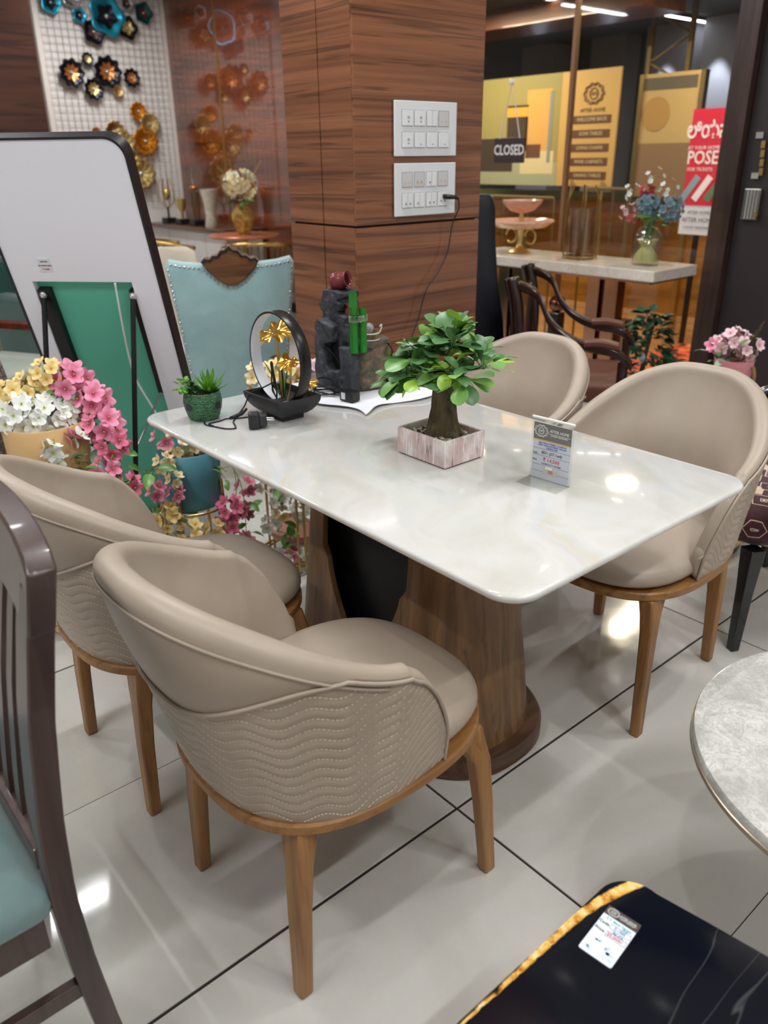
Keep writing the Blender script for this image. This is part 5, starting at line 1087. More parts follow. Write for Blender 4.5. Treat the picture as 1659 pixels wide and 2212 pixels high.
# ---- teal wing chair behind the table
_k = NT('teal_velvet'); _n = _k.noise(_k.co((1, 1, 1)), 7, 5, 0.6, 0.4); _k.P(Base_Color=_k.ramp(_n, [(0.3, C(136, 172, 176)), (0.7, C(158, 192, 194))]), Roughness=0.75, Sheen_Weight=0.5); mt_velvet = _k.m
tc_ = thing('nailhead_chair', 'teal velvet high-back chair with nailhead trim and carved wooden crest', 'chair', (1.80, 3.13, 0), -0.53)
def outline():
    L = [(-0.205, 0.30), (-0.215, 0.5), (-0.24, 0.75), (-0.262, 0.93), (-0.272, 1.02), (-0.258, 1.043), (-0.2, 1.03), (-0.12, 1.022), (-0.06, 1.03), (0, 1.035)]
    return L+[(-x, z) for x, z in L[::-1][1:]]
OL = outline(); m = MB(); n = len(OL)
def ring_(f, y): return [(x*f, y, 0.66+(z-0.66)*f) for x, z in OL]
m.loft([ring_(0.94, -0.052), ring_(0.985, -0.046), ring_(1.0, -0.03), ring_(1.0, 0.03), ring_(0.985, 0.046), ring_(0.94, 0.052)]); m.build('backrest', mt_velvet, tc_, 60)
m = MB()
pts = [Vector((x*0.955, -0.0525, 0.66+(z-0.66)*0.955)) for x, z in OL if z > 0.3]
left = [p for p in pts if p.x < -0.11]; right = [p for p in pts if p.x > 0.11]
def nails(P, step=0.0175):
    acc = 0
    for a, b in zip(P[:-1], P[1:]):
        d = (b-a).length; k_ = max(1, int(d/step))
        for i in range(k_): m.ball(a+(b-a)*i/k_, 0.0055, 8, 1.0, 1.0, 0.6)
nails(left); nails(right); nails([Vector((-0.115, -0.053, 1.0)), Vector((-0.06, -0.053, 0.945)), Vector((-0.02, -0.053, 0.925)), Vector((0.02, -0.053, 0.925)), Vector((0.06, -0.053, 0.945)), Vector((0.115, -0.053, 1.0))])
o = m.build('nailhead_trim', mt_chrome, tc_, 60); o['kind'] = 'stuff'
cr = [(-0.118, 1.03), (-0.105, 1.045), (-0.085, 1.04), (-0.07, 1.055), (-0.05, 1.055), (-0.035, 1.075), (-0.015, 1.078), (0.0, 1.092)]; cr = cr+[(-x, z) for x, z in cr[::-1][1:]]+[(0.1, 1.0), (0.06, 0.96), (0.02, 0.935), (-0.02, 0.935), (-0.06, 0.96), (-0.1, 1.0)]
m = MB(); m.loft([[(x, -0.066, z) for x, z in cr], [(x, 0.066, z) for x, z in cr]]); m.build('carved_crest', wood('carved_walnut', C(64, 38, 18), C(104, 64, 28), C(124, 80, 38), 'x', 2, 0.4, 0.2, 0.3, 0.1), tc_, 30, bevel=0.006)
m = MB(); m.tube([Vector((x, -0.068, z)) for x, z in cr[:15]], 0.007, 6); m.build('crest_moulding', M('dark_moulding', C(44, 30, 24), 0.4), tc_, 60)
m = MB(); m.loft([[(x, y, z) for x, y in superell(0.26*f, 0.27*f, 3, 40, 0, 0.31)] for f, z in [(0.95, 0.36), (1, 0.38), (1, 0.46), (0.95, 0.485), (0.7, 0.495), (0.02, 0.497)]]); m.build('seat', mt_velvet, tc_, 60)
for x in (-0.19, 0.19):
    for y in (0.02, 0.52): MB().cyl((x, y, 0.0), (x*0.97, y, 0.37), 0.016, 0.024, 12).build('leg', mt_darkwood, tc_, 60)
# ---- cream armchair, side table, green sofa and tweed chair glimpsed behind the mirror
mt_cream = fabric('cream_boucle', C(196, 184, 168), C(216, 206, 192), 60); mt_walnutarm = wood('walnut_arm', C(66, 40, 26), C(96, 62, 42), C(110, 74, 52), 'x', 1.5, 0.35, 0.2, 0.3, 0.03)
ac = thing('cream_armchair', 'cream upholstered armchair with curved wooden arms behind the mirror', 'chair', (2.12, 4.62, 0), -0.6)
m = MB(); m.loft([[(x, y, z) for x, y in superell(0.27*f, 0.06*f, 3, 32, 0, 0.0+0.08*(z-0.4))] for f, z in [(0.9, 0.35), (1, 0.4), (1, 0.85), (0.96, 0.93), (0.8, 0.955)]]); m.build('backrest', mt_cream, ac, 60)
m = MB(); m.loft([[(x, y, z) for x, y in superell(0.29*f, 0.29*f, 3.4, 40, 0, -0.28)] for f, z in [(0.95, 0.3), (1, 0.32), (1, 0.42), (0.9, 0.45), (0.02, 0.455)]]); m.build('seat', mt_cream, ac, 60)
for x in (-0.32, 0.32):
    MB().tube(spline([(x, 0.0, 0.66), (x, -0.15, 0.67), (x, -0.36, 0.655), (x, -0.46, 0.6), (x, -0.44, 0.5), (x*0.98, -0.42, 0.3), (x, -0.45, 0.0)], 6), 0.019, 10).build('arm', mt_walnutarm, ac, 180)
    MB().cyl((x*0.9, 0.02, 0), (x*0.9, 0.0, 0.68), 0.018, n=10).build('rear_leg', mt_walnutarm, ac, 60)
st = thing('side_table', 'small round white side table behind the green pot', 'table', (1.98, 3.93, 0))
MB().lathe([(0.1, 0.484), (0.108, 0.488), (0.11, 0.495), (0.107, 0.5)], n=40).build('top', M('white_lacquer', C(224, 220, 220), 0.3), st, 40); MB().lathe([(0.08, 0), (0.08, 0.01), (0.014, 0.02), (0.014, 0.484)], n=20).build('stem', mt_gold, st, 40)
sf_ = thing('green_sofa', 'dark green sofa end far behind the mirror', 'sofa', (2.15, 5.6, 0), 0.2)
MB().bb(-0.6, 0.6, -0.4, 0.4, 0.12, 0.45).build('seat', fabric('bottle_green', C(10, 58, 54), C(22, 80, 72), 60), sf_, bevel=0.05, seg=3); MB().bb(-0.6, 0.6, 0.25, 0.45, 0.4, 0.86).build('backrest', fabric('bottle_green_back', C(10, 58, 54), C(22, 80, 72), 60), sf_, bevel=0.06, seg=3)
for x in (-0.53, 0.53): MB().bb(x-0.07, x+0.07, -0.4, 0.4, 0.4, 0.64).build('arm', fabric('bottle_green_arm', C(10, 58, 54), C(22, 80, 72), 60), sf_, bevel=0.05, seg=3)
for x in (-0.5, 0.5):
    for y in (-0.32, 0.36): MB().cyl((x, y, 0), (x, y, 0.13), 0.02, n=10).build('foot', mt_gold, sf_)
tw = thing('tweed_chair', 'brown tweed chair cut off by the left edge', 'chair', (0.58, 2.98, 0), 0.35)
mt_tweed = NT('brown_tweed'); _w = mt_tweed.co((1, 1, 1)); _v = mt_tweed.n('ShaderNodeTexVoronoi', Vector=_w, Scale=130); mt_tweed.P(Base_Color=mt_tweed.ramp(_v.outputs['Distance'], [(0.2, C(60, 50, 44)), (0.6, C(104, 92, 84)), (0.85, C(150, 140, 132))]), Roughness=0.9); mt_tweed = mt_tweed.m
m = MB(); m.loft([[(x, y, z) for x, y in superell(f, 0.055, 3.4, 32, c, 0.12*(z-0.4))] for f, c, z in [(0.26, 0, 0.36), (0.27, 0, 0.45), (0.245, -0.01, 0.75), (0.215, -0.03, 1.0), (0.2, -0.04, 1.06), (0.17, -0.04, 1.08)]]); m.build('backrest', mt_tweed, tw, 60)
m = MB(); m.loft([[(x, y, z) for x, y in superell(0.27*f, 0.27*f, 3.2, 40, 0, 0.3)] for f, z in [(0.95, 0.34), (1, 0.36), (1, 0.45), (0.9, 0.48), (0.02, 0.485)]]); m.build('seat', mt_tweed, tw, 60)
for x in (-0.2, 0.2):
    for y in (0.0, 0.5): MB().cyl((x, y, 0), (x, y, 0.36), 0.018, n=10).build('leg', mt_darkwood, tw, 60)
ol = thing('olive_armchair', 'olive tufted armchair with red-brown frame at far left edge', 'chair', (0.97, 4.6, 0), 0.5)
m = MB(); m.loft([[(x, y, z) for x, y in superell(0.28*f, 0.07*f, 3, 32, 0, 0.0)] for f, z in [(0.9, 0.42), (1, 0.47), (1, 0.83), (0.9, 0.9)]]); m.build('backrest', fabric('olive_velvet', C(86, 92, 54), C(116, 118, 76), 40), ol, 60)
MB().bb(-0.28, 0.28, -0.5, 0.0, 0.38, 0.48).build('seat', fabric('pale_sage', C(150, 160, 150), C(170, 178, 168), 40), ol, bevel=0.03, seg=3)
mt_mahog = wood('mahogany', C(66, 18, 14), C(98, 30, 22), C(112, 40, 30), 'z', 1, 0.3, 0.3, 0.3, 0)
MB().bb(-0.31, 0.31, -0.52, 0.06, 0.3, 0.39).build('frame', mt_mahog, ol, bevel=0.01)
for x in (-0.28, 0.28):
    for y in (-0.48, 0.02): MB().cyl((x, y, 0), (x, y, 0.31), 0.022, n=10).build('leg', mt_mahog, ol, 60)
    MB().bb(x-0.03, x+0.03, -0.48, 0.04, 0.6, 0.64).build('arm', mt_mahog, ol, bevel=0.01); MB().bb(x-0.025, x+0.025, -0.48, -0.43, 0.38, 0.61).build('arm_post', mt_mahog, ol)
# ================================================================ far background, left
gp = thing('wire_grid_panel', 'pale wire grid display panel fixed to the far wall', 'display panel', (3.93, YB-0.02, 0))
m = MB(); x0, x1, z0, z1 = -0.655, 0.62, 0.98, CEIL-0.02
for i in range(20): m.box((x0+(x1-x0)*i/19, 0, (z0+z1)/2), (0.004, 0.004, z1-z0))
for i in range(32): m.box(((x0+x1)/2, -0.007, z0+(z1-z0)*i/31), (x1-x0, 0.004, 0.004))
o = m.build('wire_mesh', M('dusty_wire', C(176, 162, 154), 0.4, 0.2), gp); o['kind'] = 'stuff'
for x in (x0-0.04, x1+0.03): MB().bb(x-0.025, x+0.025, -0.03, 0.015, 0.0, z1).build('side_trim', M('ivory_trim', C(222, 212, 204), 0.5), gp)
WY = YB-0.05
mt_tl = M('teal_metal', C(40, 160, 190), 0.3, 0.7); mt_dk = M('dark_metal', C(40, 40, 46), 0.3, 0.8); mt_silver = M('silver_metal', C(200, 204, 208), 0.25, 0.9); mt_brn = M('bronze_metal', C(90, 64, 56), 0.4, 0.6); mt_cop = M('copper_petal', C(196, 128, 74), 0.3, 0.8); mt_dteal = M('dark_teal_metal', C(20, 92, 104), 0.3, 0.7); mt_amber = M('amber_metal', C(206, 130, 34), 0.35, 0.8); mt_pgold = M('pale_gold_metal', C(214, 190, 126), 0.35, 0.9)
def S(x, z, r): return x*1.353, 1.425+(z-1.425)*1.353, r*1.353
def disc_flower(par, x, z, r, mo, mi, lobes, dish=0.3):
    m = MB()
    m.grid(lambda u, v: (x+r*v*(1+0.1*v*math.cos(lobes*2*PI*u))*math.cos(2*PI*u), -dish*r*v*v-0.01, z+r*v*(1+0.1*v*math.cos(lobes*2*PI*u))*math.sin(2*PI*u)), 48, 6, cu=True)
    f = m.build('petal_disc', mo, par, 40); md = f.modifiers.new('Solidify', 'SOLIDIFY'); md.thickness = 0.003
    m = MB(); m.grid(lambda u, v: (x+r*0.55*v*(1+0.16*v*math.cos(lobes*2*PI*u+1))*math.cos(2*PI*u), -0.18*r*v-0.05*r-0.012, z+r*0.55*v*(1+0.16*v*math.cos(lobes*2*PI*u+1))*math.sin(2*PI*u)), 40, 5, cu=True)
    m.build('inner_disc', mi, par, 40); MB().ball((x, -0.1*r-0.02, z), 0.16*r, 10).build('centre', mt_silver, par, 60)
a1 = thing('metal_wall_art', 'teal and dark metal disc wall art high on the grid panel', 'wall art', (0, WY, 0))
for (x, z, r), mo, mi in zip([(2.505, 2.464, 0.072), (2.662, 2.506, 0.067), (2.705, 2.402, 0.051), (2.905, 2.412, 0.131), (3.083, 2.507, 0.049), (3.205, 2.458, 0.071), (2.793, 2.306, 0.082), (3.062, 2.35, 0.077)], [mt_tl, mt_silver, mt_tl, mt_tl, mt_silver, mt_dteal, mt_dk, mt_dk], [mt_dk, mt_silver, mt_dk, mt_dk, mt_brn, mt_brn, mt_brn, mt_pgold]): disc_flower(a1, *S(x, z, r), mo, mi, 5)
a2 = thing('metal_wall_art', 'black and copper metal flower wall art in the middle of the grid panel', 'wall art', (0, WY, 0))
for (x, z, r), mo, mi in zip([(2.579, 2.029, 0.092), (2.717, 2.126, 0.045), (2.854, 2.048, 0.105), (3.046, 2.016, 0.065), (2.73, 1.928, 0.073), (2.926, 1.92, 0.039)], [mt_dk]*5+[mt_pgold], [mt_cop, mt_pgold, mt_cop, mt_cop, mt_pgold, mt_cop]): disc_flower(a2, *S(x, z, r), mo, mi, 9)
a3 = thing('metal_wall_art', 'gold lotus-leaf metal wall art beside the mirror top', 'wall art', (0, WY, 0))
for (x, z, r), mo in zip([(3.069, 1.786, 0.066), (3.154, 1.696, 0.081), (3.097, 1.572, 0.104), (2.856, 1.637, 0.079), (2.9, 1.555, 0.102), (2.976, 1.421, 0.081), (3.023, 1.335, 0.12), (2.707, 1.635, 0.036)], [mt_amber, mt_pgold, mt_amber, mt_gold, mt_pgold, mt_gold, mt_pgold, mt_cop]): disc_flower(a3, *S(x, z, r), mo, mo, 11, 0.2)
# sideboard with trophies
sb = thing('sideboard', 'long narrow dark-topped sideboard along the teak wall', 'sideboard', (4.33, 7.9, 0))
MB().bb(-0.24, 0.24, -0.70, 0.98, 0.77, 0.8).build('top', wood('sideboard_top', C(60, 36, 26), C(92, 58, 42), C(112, 74, 54), 'y', 1, 0.3, 0.2, 0.3, 0), sb, bevel=0.004)
MB().bb(-0.2, 0.22, -0.68, 0.95, 0.12, 0.77).build('body', M('sideboard_white', C(206, 200, 196), 0.5), sb, bevel=0.004)
for y in (-0.6, 0.87):
    for x in (-0.16, 0.18): MB().cyl((x, y, 0), (x, y, 0.12), 0.02, n=10).build('foot', mt_gold, sb)
for i in range(4): MB().bb(-0.206, -0.2, -0.66+0.4*i, -0.28+0.4*i, 0.15, 0.75).build('door', M('sideboard_door_%d' % i, C(212, 206, 202), 0.5), sb, bevel=0.003)
mt_smoke = glass_mat('smoky_glass', (0.85, 0.78, 0.66, 1), 1.6)
for i, (y, kind, lab) in enumerate([(8.62, 0, 'gold wire goblet trophy on black base, farthest on the sideboard'), (8.3, 1, 'small gold trophy second along the sideboard'), (7.98, 2, 'copper-topped glass trophy third along the sideboard'), (7.68, 3, 'white carved vase nearest on the sideboard')]):
    t = thing('trophy' if kind < 3 else 'carved_vase', lab, 'ornament', (4.24, y, 0.8))
    if kind < 3: MB().bb(-0.06, 0.06, -0.06, 0.06, 0, 0.055).build('base', mt_black, t, bevel=0.004)
    if kind == 0:
        for a in range(8):
            A = a*PI/4; MB().tube(spline([(0.01*math.cos(A), 0.01*math.sin(A), 0.15), (0.075*math.cos(A), 0.075*math.sin(A), 0.22), (0.085*math.cos(A), 0.085*math.sin(A), 0.33), (0.055*math.cos(A), 0.055*math.sin(A), 0.45)], 4), 0.004, 5).build('wire', mt_gold, t)
        MB().cyl((0, 0, 0.055), (0, 0, 0.16), 0.012, n=10).build('stem', mt_dk, t); MB().ball((0, 0, 0.3), 0.045, 12, 1.5).build('cup', mt_pgold, t, 60)
    elif kind == 1:
        MB().lathe([(0.02, 0.055), (0.02, 0.12), (0.05, 0.18), (0.055, 0.26), (0.05, 0.26), (0.04, 0.18)], n=20, cap1=False).build('cup', mt_pgold, t, 60)
    elif kind == 2:
        MB().lathe([(0.045, 0.055), (0.06, 0.2), (0.05, 0.33), (0.045, 0.33), (0.05, 0.2), (0.035, 0.065)], n=20).build('glass', mt_smoke, t, 60); MB().ball((0, 0, 0.37), 0.05, 12, 0.5).build('lid', mt_cop, t, 60); MB().tube(spline([(0, 0, 0.38), (0, 0.02, 0.46), (0, -0.01, 0.56)], 5), 0.009, 6).build('finial', mt_silver, t)
    else:
        MB().lathe([(0.06, 0), (0.065, 0.02), (0.05, 0.1), (0.06, 0.22), (0.09, 0.36), (0.085, 0.36), (0.05, 0.2)], n=24, cap1=False).build('body', marble('carved_ivory', C(170, 160, 140), C(206, 198, 180), C(222, 216, 204), 14), t, 60)
# round copper table with vase, two gold barrel chairs
vt = thing('copper_table', 'round copper-topped table near the teak wall', 'table', (4.085, 6.80, 0))
MB().lathe([(0.32, 0.765), (0.33, 0.77), (0.33, 0.785), (0.325, 0.79)], n=48).build('top', M('copper_lacquer', C(206, 128, 92), 0.25, 0.3), vt, 40); MB().lathe([(0.2, 0), (0.2, 0.02), (0.03, 0.04), (0.03, 0.74), (0.1, 0.766)], n=24).build('pedestal', mt_gold, vt, 40)
gv = thing('gold_vase', 'gold patterned vase of cream blossom on the copper table', 'vase', (4.085, 6.80, 0.79))
MB().lathe([(0.055, 0), (0.06, 0.01), (0.075, 0.05), (0.1, 0.12), (0.102, 0.17), (0.08, 0.215), (0.055, 0.24), (0.06, 0.265), (0.055, 0.265), (0.045, 0.24)], n=32, cap1=False).build('vase', rock('mosaic_gold', C(120, 88, 30), C(190, 150, 70), C(236, 220, 170)), gv, 60)
for i in range(46):
    d = Vector((rnd.uniform(-1, 1), rnd.uniform(-1, 1), rnd.uniform(-0.5, 1.0))); d.normalize(); flower_at(gv, 'cream' if i % 3 else 'white', Vector((0, 0, 0.43))+Vector((d.x*0.14, d.y*0.14, d.z*0.12)), d, 1.7)
leaves(gv, (0, 0, 0.32), 0.07, 10, 0, 1.6)
for i in range(16):
    a = i*0.4+0.2; MB().tube(spline([(0, 0, 0.3), (0.09*math.cos(a), 0.09*math.sin(a), 0.45), (0.22*math.cos(a), 0.22*math.sin(a), 0.5+0.14*math.sin(3*i))], 4), 0.003, 4).build('gold_twig', mt_gold, gv)
def barrel_chair(label, loc, rz):
    t = thing('barrel_chair', label, 'chair', loc, rz, 'gold slatted barrel chairs'); R_ = 0.29
    for i in range(19):
        a = math.radians(-100+200*i/18); MB().tube([(R_*0.92*math.cos(a), R_*0.92*math.sin(a), 0.38), (R_*math.cos(a), R_*math.sin(a), 0.74+0.045*math.cos(a))], 0.009, 6).build('slat', M('bronze_slat', C(118, 104, 76), 0.4, 0.6) if i == 0 and rz < 9 else bpy.data.materials['bronze_slat'], t)
    MB().tube([(R_*math.cos(math.radians(q)), R_*math.sin(math.radians(q)), 0.745+0.05*math.cos(math.radians(q))) for q in range(-108, 109, 6)], 0.018, 8).build('rim', mt_gold, t, 180)
    MB().lathe([(0.24, 0.36), (0.27, 0.38), (0.27, 0.44), (0.24, 0.465), (0.02, 0.475)], n=36).build('seat', mt_cream, t, 60)
    for a in (0.8, 2.3, 3.9, 5.5): MB().cyl((0.24*math.cos(a), 0.24*math.sin(a), 0), (0.2*math.cos(a), 0.2*math.sin(a), 0.37), 0.012, n=8).build('leg', mt_gold, t)
barrel_chair('gold slatted barrel chair in front of the copper table', (3.77, 6.08, 0), -2.1); barrel_chair('gold-rimmed barrel chair left of the copper table', (3.42, 6.86, 0), 2.9)
# ================================================================ shop window zone
mt_ivory = marble('ivory_marble', C(206, 190, 170), C(222, 214, 204), C(232, 228, 222), 6)
cs = thing('console_table', 'white marble console table with rose-gold columns by the shop window', 'console table', (4.235, 3.17, 0))
MB().bb(-0.225, 0.225, -0.735, 0.75, 0.785, 0.845).build('marble_top', mt_ivory, cs, bevel=0.006)
MB().bb(-0.2, 0.2, -0.7, 0.72, 0.77, 0.785).build('under_frame', mt_rosegold, cs)
for y in (-0.3, 0.42):
    MB().bb(-0.11, 0.11, y-0.17, y+0.17, 0, 0.05).build('base', M('grey_base', C(110, 104, 102), 0.3), cs, bevel=0.004)
    for dx, dy, hh in [(-0.04, -0.07, 0.77), (0.045, -0.02, 0.77), (-0.03, 0.06, 0.77)]: MB().bb(dx-0.038, dx+0.038, y+dy-0.045, y+dy+0.045, 0.05, hh).build('column', mt_rosegold, cs, bevel=0.003)
    MB().bb(-0.03, 0.05, y-0.16, y-0.1, 0.05, 0.52).build('low_column', mt_rosegold, cs, bevel=0.003)
MB().bb(-0.035, 0.035, 0.03, 0.11, 0.0, 0.5).build('centre_post', mt_blackgloss, cs, bevel=0.003); MB().ball((0, 0.07, 0.555), 0.055, 20).build('ball', M('bronze_ball', C(140, 96, 76), 0.1, 1.0), cs, 180)
ts = thing('tiered_bowl', 'two-tier pink marble bowl stand on the console', 'ornament', (4.235, 3.58, 0.845))
mt_pinkm = marble('pink_alabaster', C(206, 150, 126), C(226, 178, 154), C(236, 202, 184), 10)
MB().lathe([(0.07, 0), (0.075, 0.01), (0.03, 0.03), (0.02, 0.06), (0.022, 0.14), (0.03, 0.15)], n=24).build('foot', mt_pgold, ts, 60)
MB().lathe([(0.03, 0.145), (0.16, 0.16), (0.215, 0.195), (0.21, 0.205), (0.15, 0.175), (0.02, 0.165)], n=40).build('lower_bowl', mt_pinkm, ts, 60); MB().cyl((0, 0, 0.165), (0, 0, 0.25), 0.016, n=12).build('stem', mt_pgold, ts, 60)
MB().lathe([(0.02, 0.245), (0.08, 0.262), (0.125, 0.305), (0.13, 0.325), (0.122, 0.325), (0.07, 0.275), (0.01, 0.262)], n=36).build('upper_bowl', mt_pinkm, ts, 60)
for y in (-0.08, 0.08): MB().tube([(0.0, y+0.045*math.cos(q*0.45), 0.105+0.045*math.sin(q*0.45)) for q in range(0, 13)], 0.006, 6).build('scroll', mt_pgold, ts, 180)
ln = thing('glass_lantern', 'clear glass cylinder lantern in gold frame on the console', 'lantern', (4.235, 3.10, 0.845))
MB().lathe([(0.085, 0.02), (0.085, 0.29), (0.081, 0.29), (0.081, 0.024)], n=32, cap1=False).build('glass', glass_mat('lantern_glass', (0.93, 0.9, 0.86, 1), 2.2), ln, 40)
MB().lathe([(0.1, 0.012), (0.1, 0.02)], n=32).build('tray', mt_gold, ln, 40)
for a in (0.7, 2.3, 3.9, 5.4): MB().tube([(0.1*math.cos(a), 0.1*math.sin(a), 0), (0.095*math.cos(a), 0.095*math.sin(a), 0.33), (0.06*math.cos(a), 0.06*math.sin(a), 0.42)], 0.005, 6).build('rod', mt_gold, ln)
fv = thing('bouquet_vase', 'clear vase with blue hydrangea and red blossom on the console', 'vase', (4.235, 2.64, 0.845))
MB().lathe([(0.055, 0.0), (0.075, 0.006), (0.08, 0.04), (0.078, 0.16), (0.05, 0.2), (0.03, 0.215), (0.035, 0.24), (0.03, 0.24), (0.026, 0.215), (0.07, 0.155), (0.07, 0.02)], n=32, cap1=False).build('glass', glass_mat('vase_glass', (0.9, 0.92, 0.9, 1), 2.0), fv, 60)
MB().lathe([(0.065, 0.02), (0.066, 0.05), (0.03, 0.1), (0.06, 0.14)], n=24).build('raffia_filling', M('pale_raffia', C(206, 196, 130), 0.7), fv, 60)
for i in range(8): MB().tube([(0.02*math.cos(i), 0.02*math.sin(i), 0.05), (0.03*math.cos(i*1.3), 0.05*math.sin(i*1.7), 0.33)], 0.004, 5).build('stem', lm_d, fv)
bl['blue'] = blossom('blue_blossom', C(60, 84, 100), C(104, 134, 150), 0.03, 0.03, 4); bl['red'] = blossom('red_blossom', C(130, 20, 40), C(190, 50, 66))
cluster(fv, 'blue', (-0.02, 0.0, 0.32), 0.06, 18, 0.9, 0.5); cluster(fv, 'blue', (0.0, -0.13, 0.31), 0.06, 18, 0.9, 0.5); cluster(fv, 'red', (0, 0.04, 0.4), 0.03, 5, 0.9); cluster(fv, 'white', (0.0, 0.12, 0.38), 0.06, 9, 0.6); cluster(fv, 'white', (0, 0.0, 0.45), 0.07, 9, 0.5); cluster(fv, 'blush', (0, 0.15, 0.28), 0.05, 8, 0.6); cluster(fv, 'white', (0, -0.1, 0.41), 0.06, 6, 0.5); cluster(fv, 'red', (0.0, 0.1, 0.25), 0.03, 4, 0.7)
leaves(fv, (0, -0.03, 0.27), 0.07, 12, 0, 1.2)
fp = thing('floor_ficus', 'small dark-leaved artificial tree in a grey pot by the window', 'potted plant', (3.84, 2.31, 0))
MB().lathe([(0.09, 0), (0.1, 0.01), (0.125, 0.13), (0.12, 0.135), (0.11, 0.1)], n=32, cap1=False).build('pot', M('grey_pot', C(120, 112, 106), 0.6), fp, 60); MB().lathe([(0.11, 0.1), (0.001, 0.11)], n=20, cap0=False).build('soil', bpy.data.materials['dark_soil'], fp)
MB().tube(spline([(0, 0.02, 0.1), (0.0, 0.03, 0.3), (0.0, 0.0, 0.55), (0, 0.01, 0.62)], 5), 0.012, 8).build('trunk', mt_bark, fp, 180); MB().tube(spline([(0, -0.03, 0.1), (0.0, -0.06, 0.25), (0.0, -0.03, 0.45)], 5), 0.009, 8).build('trunk', mt_bark, fp, 180)
fl_ = leaf_mesh('leaf', 0.1, 0.05, leafmat('ficus_leaf', C(24, 58, 44), C(44, 84, 58)), 0.2, 0.06, 0.9, 0.1, 6, 3)
for i in range(280):
    v = rnd.random(); z = 0.24+0.42*v; r = 0.16*(1-v)**0.6*rnd.uniform(0.3, 1)+0.02; a = rnd.uniform(0, 6.28); place_leaf(fl_, fp, (r*math.cos(a), r*math.sin(a), z), a+rnd.uniform(-0.7, 0.7), rnd.uniform(-0.7, 0.4), rnd.uniform(-0.5, 0.5), rnd.uniform(0.5, 0.95))
ps = thing('display_block', 'dark display block carrying the pink flower pail', 'plinth', (3.25, 1.50, 0)); MB().bb(-0.16, 0.3, -0.22, 0.16, 0, 0.445).build('block', mt_darkwood, ps, bevel=0.004)
pp = thing('flower_pail', 'pink pail with leather handle holding blush artificial flowers', 'flower pot', (3.21, 1.53, 0.445))
MB().lathe([(0.062, 0), (0.068, 0.006), (0.078, 0.2), (0.08, 0.207), (0.076, 0.207), (0.07, 0.16)], n=36, cap1=False).build('pail', M('pink_enamel', C(226, 150, 158), 0.35), pp, 60); MB().lathe([(0.072, 0.17), (0.001, 0.175)], n=20, cap0=False).build('filler', bpy.data.materials['moss_filler'], pp)
MB().tube([(0.0, -0.082-0.012*math.sin(PI*i/8), 0.185-0.09*i/8) for i in range(9)], 0.007, 6).build('handle', M('tan_leather', C(150, 108, 72), 0.5), pp)
cluster(pp, 'blush', (0, 0.06, 0.25), 0.04, 8, 1.1); cluster(pp, 'blush', (0, 0.0, 0.28), 0.045, 9, 1.1); cluster(pp, 'blush', (0, -0.05, 0.26), 0.045, 8, 1.0); cluster(pp, 'pink', (-0.02, 0.07, 0.25), 0.03, 4, 0.9); leaves(pp, (0, 0.02, 0.21), 0.06, 16, 0, 0.95); leaves(pp, (-0.03, 0.05, 0.2), 0.05, 8, 1, 0.9)
for i in range(7): MB().tube([(0, -0.03, 0.2), (0.02*math.sin(i*2), -0.05-0.008*i, 0.3+0.012*i)], 0.0022, 4).build('sprig', mt_bark, pp)
# navy high-back chair and carved armchair behind the right chairs
nv = thing('navy_chair', 'tall navy high-back chair half hidden by the column', 'chair', (2.86, 2.85, 0), -0.75)
mt_navy = M('navy_leatherette', C(14, 20, 34), 0.45)
m = MB(); m.loft([[(x, y, z) for x, y in superell(f, 0.045, 3, 32, 0, y0)] for f, y0, z in [(0.29, 0.0, 0.3), (0.285, 0.0, 0.5), (0.27, 0.01, 0.68), (0.235, 0.03, 0.88), (0.218, 0.05, 1.05), (0.212, 0.06, 1.2), (0.2, 0.065, 1.25), (0.18, 0.066, 1.262)]]); m.build('backrest', mt_navy, nv, 60)
m = MB(); m.loft([[(x, y, z) for x, y in superell(0.25*f, 0.24*f, 3.4, 32, 0, 0.27)] for f, z in [(0.95, 0.36), (1, 0.38), (1, 0.47), (0.9, 0.5), (0.02, 0.505)]]); m.build('seat', mt_navy, nv, 60)
for x in (-0.2, 0.2):
    for y in (0.02, 0.46): MB().cyl((x, y, 0), (x, y, 0.37), 0.018, n=10).build('leg', mt_black, nv, 60)
ca = thing('carved_armchair', 'dark glossy wooden armchair with sweeping arms behind the right chairs', 'chair', (3.06, 2.50, 0), 0.56)
mt_gw = M('glossy_rosewood', C(40, 22, 18), 0.2, 0, 0.5)
def sweep(pts, w, t_, name, mat):
    m = MB(); P = spline(pts, 6); m.loft([[(p.x-w/2, p.y, p.z-t_/2), (p.x+w/2, p.y, p.z-t_/2), (p.x+w/2, p.y, p.z+t_/2), (p.x-w/2, p.y, p.z+t_/2)] for p in P]); m.build(name, mat, ca, 40, bevel=0.008)
for sx in (-1, 1):
    x = 0.0
